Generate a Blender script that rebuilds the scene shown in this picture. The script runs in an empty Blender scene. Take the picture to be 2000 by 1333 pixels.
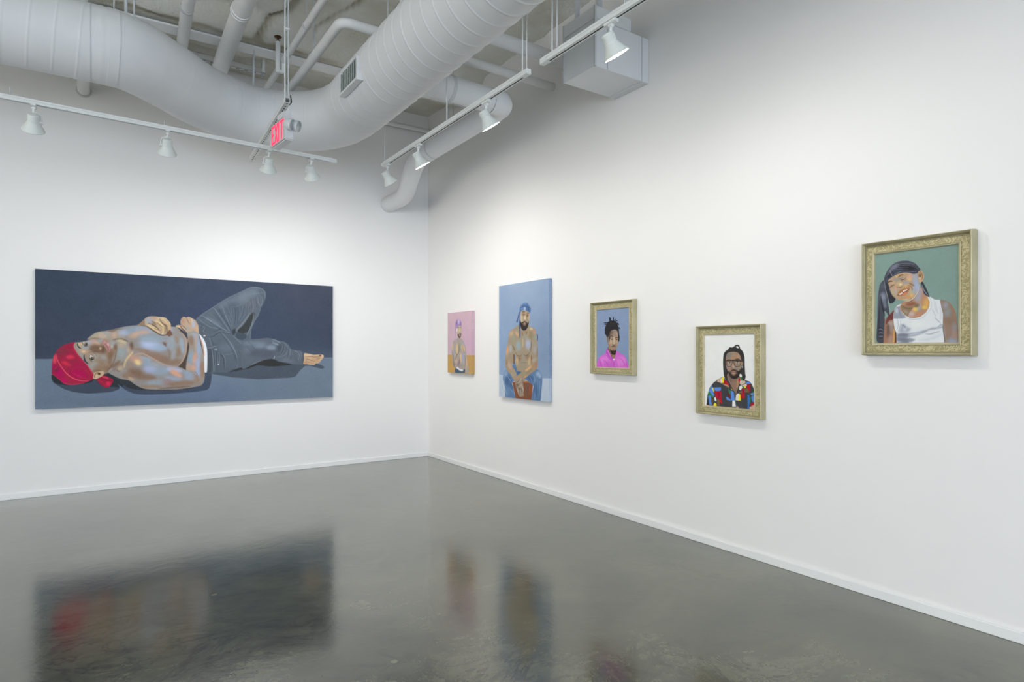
import bpy, bmesh, math, random
import numpy as np
from mathutils import Vector, Matrix, noise as mnoise
random.seed(7)
S = bpy.context.scene
COL = S.collection
PI = math.pi

# ---------------------------------------------------------------- camera
F = 1209.0; HZ = 686.0; CH = 1.45
YAW = math.radians(33.9)
SN, CS = math.sin(YAW), math.cos(YAW)
cam_d = bpy.data.cameras.new('camera')
cam = bpy.data.objects.new('camera', cam_d); COL.objects.link(cam)
cam.location = (0, 0, CH)
cam.rotation_euler = (PI/2, 0, -YAW)
cam_d.sensor_width = 36.0
cam_d.lens = F/2000*36.0
cam_d.shift_y = (HZ-666.5)/2000
cam_d.clip_start = 0.05
S.camera = cam

def ray(px, py):
    u = (px-1000)/F; v = (HZ-py)/F
    return Vector((SN+u*CS, CS-u*SN, v))
def on_x(px, py, x):
    d = ray(px, py); t = x/d.x
    return Vector((x, d.y*t, CH+d.z*t))
def on_y(px, py, y):
    d = ray(px, py); t = y/d.y
    return Vector((d.x*t, y, CH+d.z*t))
def on_z(px, py, z):
    d = ray(px, py); t = (z-CH)/d.z
    return Vector((d.x*t, d.y*t, z))

# room shell
XW = 3.81      # face of the right wall
YW = 7.74      # face of the left (far) wall
XB = -6.0      # wall behind left of the camera
YB = -6.0      # window wall behind the camera
ZC = 4.69      # ceiling

# ---------------------------------------------------------------- materials
def lin(c):
    out = []
    for v in c:
        v = v/255.0
        out.append(v/12.92 if v <= 0.04045 else ((v+0.055)/1.055)**2.4)
    return tuple(out)
def mat(name, rgb, rough=0.5, metal=0.0, spec=0.5, bump=None, var=None, emit=None):
    """rgb as 0-255; bump=(scale, strength, dist); var=(scale, amount)"""
    m = bpy.data.materials.new(name); m.use_nodes = True
    nt = m.node_tree; b = nt.nodes['Principled BSDF']
    c = lin(rgb)
    b.inputs['Base Color'].default_value = (*c, 1)
    b.inputs['Roughness'].default_value = rough
    b.inputs['Metallic'].default_value = metal
    b.inputs['Specular IOR Level'].default_value = spec
    tc = nt.nodes.new('ShaderNodeTexCoord')
    if var:
        n = nt.nodes.new('ShaderNodeTexNoise'); n.inputs['Scale'].default_value = var[0]; n.inputs['Detail'].default_value = 5
        nt.links.new(tc.outputs['Object'], n.inputs['Vector'])
        r = nt.nodes.new('ShaderNodeValToRGB')
        r.color_ramp.elements[0].position = 0.3; r.color_ramp.elements[1].position = 0.7
        r.color_ramp.elements[0].color = (*[v*(1-var[1]) for v in c], 1)
        r.color_ramp.elements[1].color = (*[min(1, v*(1+var[1]*0.5)) for v in c], 1)
        nt.links.new(n.outputs['Fac'], r.inputs['Fac'])
        nt.links.new(r.outputs['Color'], b.inputs['Base Color'])
    if bump:
        n = nt.nodes.new('ShaderNodeTexNoise'); n.inputs['Scale'].default_value = bump[0]; n.inputs['Detail'].default_value = 6
        nt.links.new(tc.outputs['Object'], n.inputs['Vector'])
        bp = nt.nodes.new('ShaderNodeBump'); bp.inputs['Strength'].default_value = bump[1]; bp.inputs['Distance'].default_value = bump[2]
        nt.links.new(n.outputs['Fac'], bp.inputs['Height'])
        nt.links.new(bp.outputs['Normal'], b.inputs['Normal'])
    if emit:
        b.inputs['Emission Color'].default_value = (*lin(emit[0]), 1)
        b.inputs['Emission Strength'].default_value = emit[1]
    return m

M = {}
M['wall'] = mat('wall_paint', (233, 232, 230), 0.75, spec=0.25, bump=(160, 0.05, 0.001), var=(1.2, 0.006))
M['wall2'] = mat('wall_paint_cool', (232, 232, 231), 0.75, spec=0.25, bump=(160, 0.05, 0.001), var=(1.2, 0.006))
M['trim'] = mat('trim_paint', (232, 233, 232), 0.4, bump=(60, 0.04, 0.001))
M['duct'] = mat('duct_paint', (218, 220, 221), 0.55, spec=0.35, bump=(7, 0.06, 0.004), var=(3, 0.03))
M['pipe'] = mat('pipe_paint', (220, 221, 219), 0.5, spec=0.4, bump=(40, 0.06, 0.001), var=(9, 0.04))
M['lagging'] = mat('pipe_lagging', (226, 228, 230), 0.7, bump=(50, 0.1, 0.001), var=(9, 0.03))
M['steel'] = mat('painted_steel', (196, 200, 203), 0.45, spec=0.4, bump=(50, 0.05, 0.001), var=(20, 0.03))
M['track'] = mat('track_paint', (218, 221, 219), 0.4, spec=0.4, bump=(50, 0.03, 0.001))
M['slot'] = mat('track_slot_black', (38, 40, 38), 0.6, bump=(80, 0.05, 0.001))
M['shade'] = mat('lamp_shade_paint', (214, 219, 214), 0.4, spec=0.4, bump=(60, 0.03, 0.001))
M['lampglow'] = mat('lamp_lens', (255, 252, 244), 0.3, emit=((255, 247, 232), 40.0), bump=(60, 0.02, 0.001))
M['dark'] = mat('dark_gap', (30, 32, 31), 0.8, bump=(80, 0.05, 0.001))
M['brass'] = mat('sprinkler_bronze', (92, 66, 46), 0.35, metal=0.7, bump=(90, 0.1, 0.001))
M['grille'] = mat('grille_metal', (190, 196, 190), 0.5, bump=(60, 0.05, 0.001))
M['grille_back'] = mat('grille_shadow_gap', (84, 90, 84), 0.7, bump=(60, 0.05, 0.001))
M['plastic'] = mat('sign_housing', (206, 208, 210), 0.35, bump=(60, 0.03, 0.001))
M['signface'] = mat('sign_face', (205, 200, 200), 0.3, bump=(60, 0.02, 0.001))
M['signred'] = mat('sign_letters', (235, 40, 80), 0.4, emit=((255, 45, 90), 1.1), bump=(60, 0.02, 0.001))
M['lampglass'] = mat('lamp_head_lens', (170, 176, 180), 0.15, metal=0.3, bump=(120, 0.4, 0.002))
M['stretch'] = mat('canvas_back_wood', (190, 170, 140), 0.7, bump=(60, 0.1, 0.001), var=(14, 0.1))

# ---------------------------------------------------------------- mesh helpers
class MB:
    def __init__(self):
        self.v = []; self.f = []; self.mi = []
    def add(self, vs, fs, mi=0):
        o = len(self.v)
        self.v += [tuple(p) for p in vs]
        self.f += [tuple(o+i for i in f) for f in fs]
        self.mi += [mi]*len(fs)
        return self
    def box(self, a, b, mi=0, M4=None):
        x0, y0, z0 = a; x1, y1, z1 = b
        vs = [Vector(p) for p in ((x0,y0,z0),(x1,y0,z0),(x1,y1,z0),(x0,y1,z0),(x0,y0,z1),(x1,y0,z1),(x1,y1,z1),(x0,y1,z1))]
        if M4 is not None: vs = [M4 @ p for p in vs]
        return self.add(vs, [(0,3,2,1),(4,5,6,7),(0,1,5,4),(1,2,6,5),(2,3,7,6),(3,0,4,7)], mi)
    def tube(self, path, r, seg=20, caps=True, mi=0, rf=None, up=Vector((0.13, 0.21, 0.97))):
        P = [Vector(p) for p in path]; n = len(P)
        T = []
        for i in range(n):
            a = P[max(0, i-1)]; b = P[min(n-1, i+1)]
            T.append((b-a).normalized())
        nrm = (up - up.dot(T[0])*T[0]).normalized()
        vs = []; s = 0.0
        for i in range(n):
            if i: 
                s += (P[i]-P[i-1]).length
                nrm = (nrm - nrm.dot(T[i])*T[i]).normalized()
            bn = T[i].cross(nrm)
            for k in range(seg):
                a = 2*PI*k/seg
                rr = r if rf is None else rf(i, s, a)
                vs.append(P[i] + (nrm*math.cos(a) + bn*math.sin(a))*rr)
        fs = [(i*seg+k, i*seg+(k+1) % seg, (i+1)*seg+(k+1) % seg, (i+1)*seg+k) for i in range(n-1) for k in range(seg)]
        if caps:
            fs.append(tuple(reversed(range(seg)))); fs.append(tuple((n-1)*seg+k for k in range(seg)))
        return self.add(vs, fs, mi)
    def lathe(self, prof, M4=None, seg=32, mi=0, closed=False):
        vs = []; n = len(prof)
        for (r, z) in prof:
            for k in range(seg):
                a = 2*PI*k/seg
                p = Vector((r*math.cos(a), r*math.sin(a), z))
                vs.append(M4 @ p if M4 is not None else p)
        fs = [(i*seg+k, i*seg+(k+1) % seg, (i+1)*seg+(k+1) % seg, (i+1)*seg+k) for i in range(n-1) for k in range(seg)]
        if closed:
            fs.append(tuple(reversed(range(seg)))); fs.append(tuple((n-1)*seg+k for k in range(seg)))
        return self.add(vs, fs, mi)
    def build(self, name, mats, parent=None, smooth=None, bevel=0):
        me = bpy.data.meshes.new(name)
        me.from_pydata(self.v, [], self.f)
        if not isinstance(mats, (list, tuple)): mats = [mats]
        for m in mats: me.materials.append(m)
        if any(self.mi):
            me.polygons.foreach_set('material_index', self.mi)
        bm = bmesh.new(); bm.from_mesh(me)
        bmesh.ops.recalc_face_normals(bm, faces=bm.faces)
        if bevel:
            bmesh.ops.bevel(bm, geom=[e for e in bm.edges if len(e.link_faces) == 2 and e.calc_face_angle(0) > 0.9], offset=bevel, segments=2, affect='EDGES', clamp_overlap=True)
        if smooth is not None:
            for f in bm.faces: f.smooth = True
            for e in bm.edges:
                if len(e.link_faces) == 2 and e.calc_face_angle(0) > math.radians(smooth): e.smooth = False
        bm.to_mesh(me); bm.free(); me.update()
        o = bpy.data.objects.new(name, me); COL.objects.link(o)
        if parent is not None: o.parent = parent
        return o

def localize(o, loc):
    """move an object's origin to loc (world) keeping geometry in place"""
    o.data.transform(Matrix.Translation(-Vector(loc))); o.location = loc
    return o
def tag(o, label=None, cat=None, group=None, kind=None):
    if label: o['label'] = label
    if cat: o['category'] = cat
    if group: o['group'] = group
    if kind: o['kind'] = kind
    return o
def empty(name, loc, label, cat, group=None):
    o = bpy.data.objects.new(name, None); COL.objects.link(o)
    o.location = loc; o.empty_display_size = 0.1
    return tag(o, label, cat, group)
def attach(o, root):
    """parent o (built in world coords) under root, keeping its place"""
    o.data.transform(Matrix.Translation(-root.location)); o.parent = root
    return o
def clone(root, loc, label, group=None, rotz=None):
    r = root.copy(); COL.objects.link(r); r.location = loc
    if rotz is not None: r.rotation_euler.z = rotz
    r['label'] = label
    if group: r['group'] = group
    def rec(src, dst):
        for ch in list(src.children):
            c = ch.copy(); COL.objects.link(c); c.parent = dst; rec(ch, c)
    rec(root, r)
    return r
def smooth_path(pts, step=0.03):
    P = [Vector(p) for p in pts]
    P = [P[0]*2-P[1]] + P + [P[-1]*2-P[-2]]
    out = []
    for i in range(1, len(P)-2):
        a, b, c, d = P[i-1], P[i], P[i+1], P[i+2]
        n = max(2, int((c-b).length/step))
        # centripetal-ish hermite tangents
        m1 = (c-a)*0.5; m2 = (d-b)*0.5
        L = (c-b).length
        if m1.length > 1e-6: m1 = m1.normalized()*min(m1.length, L)
        if m2.length > 1e-6: m2 = m2.normalized()*min(m2.length, L)
        for k in range(n):
            t = k/n
            out.append(b*(2*t**3-3*t*t+1)+m1*(t**3-2*t*t+t)+c*(-2*t**3+3*t*t)+m2*(t**3-t*t))
    out.append(P[-2])
    return out
def elbow_path(pts, rad, seg=10):
    """straight runs joined with round bends of radius rad"""
    P = [Vector(p) for p in pts]; out = [P[0]]
    for i in range(1, len(P)-1):
        a = (P[i-1]-P[i]).normalized(); b = (P[i+1]-P[i]).normalized()
        ang = a.angle(b)
        d = min(rad/math.tan(ang/2), (P[i-1]-P[i]).length*0.49, (P[i+1]-P[i]).length*0.49)
        p0 = P[i]+a*d; p2 = P[i]+b*d
        R = d*math.tan(ang/2)
        c = P[i]+(a+b).normalized()*(R/math.sin(ang/2))
        va = p0-c; vb = p2-c
        tot = va.angle(vb); ax = va.cross(vb).normalized()
        for k in range(seg+1):
            out.append(c + Matrix.Rotation(tot*k/seg, 3, ax) @ va)
    out.append(P[-1])
    return out
# ================================================================ SETTING
def struct(o): o['kind'] = 'structure'; return o

# polished concrete
def floor_mat():
    m = bpy.data.materials.new('polished_concrete'); m.use_nodes = True
    nt = m.node_tree; b = nt.nodes['Principled BSDF']; L = nt.links
    tc = nt.nodes.new('ShaderNodeTexCoord')
    def noise(scale, detail=6, rough=0.55, dist=0.0, vec=None):
        n = nt.nodes.new('ShaderNodeTexNoise'); n.inputs['Scale'].default_value = scale
        n.inputs['Detail'].default_value = detail; n.inputs['Roughness'].default_value = rough
        n.inputs['Distortion'].default_value = dist
        L.new(vec if vec else tc.outputs['Object'], n.inputs['Vector']); return n
    def ramp(fac, stops):
        r = nt.nodes.new('ShaderNodeValToRGB'); e = r.color_ramp.elements
        while len(e) < len(stops): e.new(0.5)
        for i, (p, c) in enumerate(stops):
            e[i].position = p; e[i].color = (*c, 1) if len(c) == 3 else c
        L.new(fac, r.inputs['Fac']); return r
    def mix(t, a, bb, fac):
        x = nt.nodes.new('ShaderNodeMix'); x.data_type = 'RGBA'; x.blend_type = t
        if isinstance(fac, float): x.inputs[0].default_value = fac
        else: L.new(fac, x.inputs[0])
        L.new(a, x.inputs[6]); L.new(bb, x.inputs[7]); return x.outputs[2]
    n1 = noise(0.9, 8, 0.62, 0.6)
    c1 = ramp(n1.outputs['Fac'], [(0.28, lin((58, 59, 45))), (0.5, lin((82, 83, 66))), (0.72, lin((104, 103, 84)))])
    n2 = noise(3.2, 10, 0.66, 1.6)
    c2 = ramp(n2.outputs['Fac'], [(0.30, (0.50, 0.50, 0.50)), (0.5, (0.98, 0.98, 0.98)), (0.74, (1.22, 1.21, 1.17))])
    col = mix('MULTIPLY', c1.outputs['Color'], c2.outputs['Color'], 0.75)
    # trowel swirls: dark ragged veins
    n3 = noise(1.9, 9, 0.68, 3.0)
    c3 = ramp(n3.outputs['Fac'], [(0.47, (1, 1, 1)), (0.5, (0.34, 0.35, 0.35)), (0.53, (1, 1, 1))])
    msk = noise(0.5, 3); mr = ramp(msk.outputs['Fac'], [(0.40, (0, 0, 0)), (0.5, (1, 1, 1))])
    col = mix('MULTIPLY', col, c3.outputs['Color'], mr.outputs['Color'])
    # trowel strokes
    mpg = nt.nodes.new('ShaderNodeMapping'); mpg.inputs['Scale'].default_value = (1.0, 4.5, 1.0); mpg.inputs['Rotation'].default_value = (0, 0, 0.7)
    L.new(tc.outputs['Object'], mpg.inputs['Vector'])
    n5 = noise(3.0, 9, 0.7, 1.2, mpg.outputs['Vector']); c5b = ramp(n5.outputs['Fac'], [(0.33, (0.62, 0.62, 0.63)), (0.5, (1, 1, 1)), (0.7, (1.22, 1.2, 1.14))])
    col = mix('MULTIPLY', col, c5b.outputs['Color'], 0.8)
    # fine aggregate speckle
    n4 = noise(60, 4, 0.7); c4 = ramp(n4.outputs['Fac'], [(0.3, (0.82, 0.82, 0.82)), (0.6, (1.05, 1.05, 1.05))])
    col = mix('MULTIPLY', col, c4.outputs['Color'], 0.7)
    # pale chips
    vo = nt.nodes.new('ShaderNodeTexVoronoi'); vo.inputs['Scale'].default_value = 2.3; L.new(tc.outputs['Object'], vo.inputs['Vector'])
    c5 = ramp(vo.outputs['Distance'], [(0.0, (1, 1, 1)), (0.035, (1, 1, 1)), (0.045, (0, 0, 0))])
    pale = nt.nodes.new('ShaderNodeRGB'); pale.outputs[0].default_value = (*lin((116, 113, 90)), 1)
    col = mix('MIX', col, pale.outputs[0], c5.outputs['Color'])
    # hairline cracks
    vc = nt.nodes.new('ShaderNodeTexVoronoi'); vc.feature = 'DISTANCE_TO_EDGE'; vc.inputs['Scale'].default_value = 0.42
    wn = noise(1.7, 5, 0.6); va = nt.nodes.new('ShaderNodeVectorMath'); va.operation = 'MULTIPLY_ADD'
    va.inputs[1].default_value = (0.5, 0.5, 0.5); L.new(wn.outputs['Color'], va.inputs[0]); L.new(tc.outputs['Object'], va.inputs[2])
    L.new(va.outputs[0], vc.inputs['Vector'])
    c6 = ramp(vc.outputs['Distance'], [(0.0, (0.55, 0.55, 0.55)), (0.0035, (1, 1, 1))])
    col = mix('MULTIPLY', col, c6.outputs['Color'], 0.8)
    L.new(col, b.inputs['Base Color'])
    # sealer gloss, slightly uneven
    nr = noise(2.5, 6, 0.6, 1.0)
    rr = ramp(nr.outputs['Fac'], [(0.3, (0.12,)*3), (0.7, (0.20,)*3)])
    L.new(rr.outputs['Color'], b.inputs['Roughness'])
    b.inputs['IOR'].default_value = 1.52
    b.inputs['Coat Weight'].default_value = 0.7; b.inputs['Coat Roughness'].default_value = 0.13; b.inputs['Coat IOR'].default_value = 1.5
    b.inputs['Coat Tint'].default_value = (0.97, 0.98, 0.95, 1)
    bn = noise(3.5, 6, 0.6, 1.5)
    b2 = noise(45, 4, 0.6)
    bp = nt.nodes.new('ShaderNodeBump'); bp.inputs['Strength'].default_value = 0.13; bp.inputs['Distance'].default_value = 0.006
    L.new(bn.outputs['Fac'], bp.inputs['Height'])
    bq = nt.nodes.new('ShaderNodeBump'); bq.inputs['Strength'].default_value = 0.16; bq.inputs['Distance'].default_value = 0.0007
    L.new(b2.outputs['Fac'], bq.inputs['Height']); L.new(bp.outputs['Normal'], bq.inputs['Normal'])
    L.new(bq.outputs['Normal'], b.inputs['Normal']); L.new(bq.outputs['Normal'], b.inputs['Coat Normal'])
    return m
T = 0.15
struct(MB().box((XB-T, YB-T, -0.12), (XW+T, YW+T, 0)).build('floor', floor_mat()))
struct(MB().box((XB-T, YW, 0), (XW+T, YW+T, ZC+0.2)).build('wall_left', M['wall2']))
struct(MB().box((XW, YB-T, 0), (XW+T, YW, ZC+0.2)).build('wall_right', M['wall']))
struct(MB().box((XB-T, YB-T, 0), (XB, YW, ZC+0.2)).build('wall_side', M['wall']))
# window wall behind the camera
WX0, WX1, WZ0, WZ1 = -5.2, 2.6, 0.25, 3.0
wb = MB()
wb.box((XB, YB-T, 0), (XW, YB, WZ0)); wb.box((XB, YB-T, WZ1), (XW, YB, ZC+0.2))
wb.box((XB, YB-T, WZ0), (WX0, YB, WZ1)); wb.box((WX1, YB-T, WZ0), (XW, YB, WZ1))
struct(wb.build('wall_back', M['wall']))
wf = MB()
for k in range(6):
    x = WX0 + (WX1-WX0)*k/5
    wf.box((x-0.03, YB-0.1, WZ0), (x+0.03, YB-0.02, WZ1))
wf.box((WX0, YB-0.1, WZ0), (WX1, YB-0.02, WZ0+0.06)); wf.box((WX0, YB-0.1, WZ1-0.06), (WX1, YB-0.02, WZ1))
struct(wf.build('window_1', M['steel']))
# baseboards
BH, BT = 0.055, 0.016
struct(MB().box((XB, YW-BT, 0), (XW-BT, YW, BH)).build('baseboard_left', M['trim'], bevel=0.003))
struct(MB().box((XW-BT, YB, 0), (XW, YW, BH)).build('baseboard_right', M['trim'], bevel=0.003))

# sprayed-foam ceiling
def foam_mat():
    m = bpy.data.materials.new('ceiling_spray_foam'); m.use_nodes = True
    nt = m.node_tree; b = nt.nodes['Principled BSDF']; L = nt.links
    tc = nt.nodes.new('ShaderNodeTexCoord')
    n = nt.nodes.new('ShaderNodeTexNoise'); n.inputs['Scale'].default_value = 2.2; n.inputs['Detail'].default_value = 8; L.new(tc.outputs['Object'], n.inputs['Vector'])
    r = nt.nodes.new('ShaderNodeValToRGB'); e = r.color_ramp.elements
    e[0].position = 0.34; e[0].color = (*lin((226, 223, 207)), 1); e[1].position = 0.6; e[1].color = (*lin((242, 241, 232)), 1)
    L.new(n.outputs['Fac'], r.inputs['Fac'])
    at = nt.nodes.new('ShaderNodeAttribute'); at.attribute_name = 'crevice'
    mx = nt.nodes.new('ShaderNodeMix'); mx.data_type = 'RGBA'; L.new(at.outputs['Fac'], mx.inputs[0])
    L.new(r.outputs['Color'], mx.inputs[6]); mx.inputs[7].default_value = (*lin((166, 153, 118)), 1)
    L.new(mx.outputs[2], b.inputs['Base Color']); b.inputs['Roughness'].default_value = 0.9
    n2 = nt.nodes.new('ShaderNodeTexNoise'); n2.inputs['Scale'].default_value = 26; n2.inputs['Detail'].default_value = 7; n2.inputs['Roughness'].default_value = 0.7
    L.new(tc.outputs['Object'], n2.inputs['Vector'])
    bp = nt.nodes.new('ShaderNodeBump'); bp.inputs['Strength'].default_value = 1.0; bp.inputs['Distance'].default_value = 0.03
    L.new(n2.outputs['Fac'], bp.inputs['Height']); L.new(bp.outputs['Normal'], b.inputs['Normal'])
    return m
M['foam'] = foam_mat()
def ceiling():
    xs = np.concatenate([np.arange(XB, -1.0, 0.25), np.arange(-1.0, XW+0.001, 0.03)]); xs[-1] = XW
    ys = np.concatenate([np.arange(YB, 3.0, 0.25), np.arange(3.0, YW+0.001, 0.03)]); ys[-1] = YW
    # grooves in the foam: polylines (x,y) with width and depth
    grooves = [([(1.30, 6.40), (1.52, 6.12), (1.56, 5.75), (1.60, 5.3), (1.66, 4.9), (1.72, 4.3), (1.72, 3.2)], 0.030, 0.07),
               ([(1.82, 6.25), (1.90, 5.95), (2.02, 5.55), (2.10, 5.1), (2.2, 4.4), (2.25, 3.4)], 0.022, 0.04),
               ([(-0.6, 6.43), (0.5, 6.43), (1.0, 6.43), (2.0, 6.43), (3.2, 6.43)], 0.030, 0.02),
               ([(-0.6, 6.80), (0.4, 6.81), (1.1, 6.79), (2.3, 6.81), (3.6, 6.8)], 0.022, 0.03),
               ([(-0.4, 5.75), (0.1, 5.9), (0.35, 6.05)], 0.02, 0.04),
               ([(2.9, 7.0), (3.1, 7.15), (3.4, 7.18), (3.75, 7.1)], 0.03, 0.05)]
    def seg_d(x, y, a, b):
        ax, ay = a; bx, by = b; dx, dy = bx-ax, by-ay
        t = max(0, min(1, ((x-ax)*dx+(y-ay)*dy)/(dx*dx+dy*dy)))
        return math.hypot(x-ax-t*dx, y-ay-t*dy)
    vs = []; cr = []
    for y in ys:
        for x in xs:
            p = Vector((x, y, 0))
            z = ZC - 0.035*mnoise.noise(p*1.3) - 0.014*mnoise.noise(p*5) - 0.006*mnoise.noise(p*17)
            wy = y+0.03*mnoise.noise(p*3)
            ss = lambda a, b: (lambda t: t*t*(3-2*t))(max(0.0, min(1.0, (wy-a)/(b-a))))
            z -= 0.215*ss(6.22, 6.44)-0.085*ss(6.74, 6.84)-0.12*ss(6.98, 7.12)          # foam sprayed over the joist
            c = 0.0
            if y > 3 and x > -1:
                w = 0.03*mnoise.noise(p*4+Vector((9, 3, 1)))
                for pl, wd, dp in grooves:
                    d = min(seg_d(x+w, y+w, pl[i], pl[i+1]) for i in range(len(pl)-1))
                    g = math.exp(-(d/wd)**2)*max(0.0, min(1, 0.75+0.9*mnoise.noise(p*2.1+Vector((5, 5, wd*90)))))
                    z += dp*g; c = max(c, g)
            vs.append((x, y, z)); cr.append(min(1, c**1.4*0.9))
    nx, ny = len(xs), len(ys)
    mb = MB(); mb.add(vs, [(j*nx+i, (j+1)*nx+i, (j+1)*nx+i+1, j*nx+i+1) for j in range(ny-1) for i in range(nx-1)])
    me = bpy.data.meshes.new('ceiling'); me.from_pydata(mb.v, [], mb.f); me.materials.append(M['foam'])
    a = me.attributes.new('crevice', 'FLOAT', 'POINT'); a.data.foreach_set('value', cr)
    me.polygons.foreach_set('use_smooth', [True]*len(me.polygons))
    o = bpy.data.objects.new('ceiling', me); COL.objects.link(o); struct(o)
ceiling()
struct(MB().box((XB-T, YB-T, ZC+0.12), (XW+T, YW+T, ZC+0.22)).build('trim_1', M['foam']))   # deck above the foam
# steel joist chord seen along the left wall, buried in the foam
struct(MB().box((XB, 6.455, 4.435), (XW, 6.63, 4.452)).build('trim_2', M['trim'], bevel=0.003))
# ================================================================ DUCTS
R1 = 0.285
DX, DZ = 2.013, 3.742
def duct_piece(name, path, r, root, spiral=None, rings=(), seg=72, amp=0.0035, mat_=None, step=0.012, caps=False, wd=0.0085):
    """path resampled densely; spiral=(pitch); rings = list of arclengths"""
    P = [Vector(p) for p in path]
    L = [0.0]
    for i in range(1, len(P)): L.append(L[-1]+(P[i]-P[i-1]).length)
    n = max(8, int(L[-1]/step)); Q = []; j = 0
    for i in range(n+1):
        s = L[-1]*i/n
        while j < len(L)-2 and L[j+1] < s: j += 1
        t = (s-L[j])/max(1e-9, L[j+1]-L[j]); Q.append(P[j].lerp(P[j+1], t))
    def rf(i, s, a):
        rr = r
        if spiral:
            ph = (s/spiral + a/(2*PI)) % 1.0; ph = min(ph, 1-ph)*spiral
            rr += amp*math.exp(-(ph/wd)**2)
        for g in rings:
            rr += amp*math.exp(-((s-g)/0.008)**2)
        return rr
    mb = MB().tube(Q, r, seg=seg, caps=caps, rf=rf)
    o = mb.build(name, mat_ or M['duct'], smooth=60)
    return attach(o, root) if root is not None else o
def ring(mb, c, axis, r, w, th):
    ax = Vector(axis).normalized()
    M4 = Matrix.Translation(c) @ ax.to_track_quat('Z', 'Y').to_matrix().to_4x4()
    mb.lathe([(r, -w/2), (r+th, -w/2), (r+th, w/2), (r, w/2)], M4, 64)
big = empty('ventilation_duct', (0, 5.81, 3.84), 'large white spiral duct snaking along the left wall and turning towards the camera', 'duct')
duct_piece('spiral_section', [(XB+0.02, 5.81, 3.845), (-1.4, 5.81, 3.84)], R1, big, spiral=0.15, amp=0.003, seg=64, step=0.03)
duct_piece('spiral_section', [(-1.4, 5.81, 3.84), (0.02, 5.81, 3.84)], R1, big, spiral=0.15, amp=0.003, seg=72, step=0.006, wd=0.005)
bend = smooth_path([(-0.03, 5.81, 3.84), (0.03, 5.81, 3.84), (0.16, 5.825, 3.838), (0.30, 5.90, 3.835), (0.52, 6.09, 3.825), (0.80, 6.35, 3.81), (1.06, 6.50, 3.80), (1.30, 6.56, 3.79),
                    (1.58, 6.49, 3.778), (1.82, 6.29, 3.765), (1.965, 6.0, 3.752), (2.013, 5.70, 3.744), (2.013, 5.58, 3.742), (2.013, 5.50, 3.742)], 0.02)
duct_piece('elbow_section', bend, R1, big, rings=[0.06, 0.36, 0.62, 0.93, 1.23, 1.26, 1.55, 1.80, 2.10, 2.35, 2.62], amp=0.003, seg=72, step=0.014)
duct_piece('spiral_section', [(2.013, 5.55, 3.742), (2.013, 2.2, 3.742)], R1, big, spiral=0.15, amp=0.0052, seg=72, step=0.0055, wd=0.0048)
duct_piece('spiral_section', [(2.013, 2.2, 3.742), (2.013, YB+0.02, 3.742)], R1, big, spiral=0.15, amp=0.004, seg=72, step=0.03)
cb = MB()
ring(cb, Vector((-0.035, 5.81, 3.84)), (1, 0, 0), R1, 0.005, 0.003)
attach(cb.build('clamp_band', M['steel'], smooth=40), big)
cb = MB()
ring(cb, Vector((0.100, 5.812, 3.84)), (1, 0.07, 0), R1-0.002, 0.07, 0.006)
attach(cb.build('hanger_strap', M['duct'], smooth=40), big)
# rods carrying it
for (x, y, zt) in ((0.118, 5.812, 3.84+R1+0.0), (2.013, 4.2, DZ+R1), (1.30, 6.52, 3.79+R1-0.01)):
    attach(MB().tube([(x, y, zt), (x, y, ZC+0.02)], 0.006, 8).build('hanger_rod', M['steel'], smooth=40), big)
# air register on the flank
reg = MB()
y0, y1, z0, z1 = 4.74, 5.16, 3.60, 3.79
xo = 1.706
reg.box((xo+0.001, y0+0.0006, z0+0.001), (1.775, y0+0.016, z1-0.001)); reg.box((xo+0.001, y1-0.016, z0+0.001), (1.76, y1-0.0006, z1-0.001))
reg.box((xo, y0, z0), (1.76, y1, z0+0.022)); reg.box((xo, y0, z1-0.016), (1.76, y1, z1))
ro = attach(reg.build('air_register', M['duct'], bevel=0.002), big)
lou = MB()
for k in range(9):
    yy = y0+0.035+k*(y1-y0-0.07)/8
    M4 = Matrix.Translation((xo+0.010, yy, (z0+z1)/2)) @ Matrix.Rotation(math.radians(35), 4, 'Z')
    lou.box((-0.011, -0.0015, -(z1-z0)/2+0.02), (0.011, 0.0015, (z1-z0)/2-0.014), M4=M4)
lou.box((1.7225, y0+0.012, z0+0.012), (1.7245, y1-0.012, z1-0.012), mi=1)
lo = lou.build('louvre', [M['grille'], M['grille_back']]); lo.data.transform(Matrix.Translation(-big.location)); lo.parent = ro; lo.matrix_parent_inverse = Matrix.Identity(4)
# small branch duct
R2 = 0.105
br = empty('branch_duct', (3.0, 4.65, 3.67), 'slim white branch duct leaving the big duct and dropping into the left wall corner', 'duct')
duct_piece('spiral_section', [(2.24, 4.66, 3.69), (2.90, 4.66, 3.67)], R2, br, rings=[0.12, 0.28, 0.44, 0.58], amp=0.0018, seg=48)
elb = elbow_path([(2.90, 4.66, 3.67), (3.04, 4.66, 3.67), (3.04, 4.82, 3.665)], 0.135, 14)
duct_piece('elbow_section', elb, R2+0.002, br, rings=[0.05, 0.11, 0.17], amp=0.0018, seg=48)
duct_piece('spiral_section', [(3.04, 4.82, 3.665), (3.035, 6.30, 3.645)], R2, br, spiral=0.12, amp=0.0012, seg=48)
dn = smooth_path([(3.035, 6.30, 3.645), (3.04, 6.42, 3.638), (3.075, 6.62, 3.595), (3.13, 6.86, 3.50), (3.185, 7.08, 3.425), (3.22, 7.28, 3.40), (3.22, 7.5, 3.395), (3.22, YW-0.005, 3.395)], 0.02)
duct_piece('elbow_section', dn, R2, br, rings=[0.02, 0.30, 0.62, 0.95], amp=0.0016, seg=48)
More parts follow.
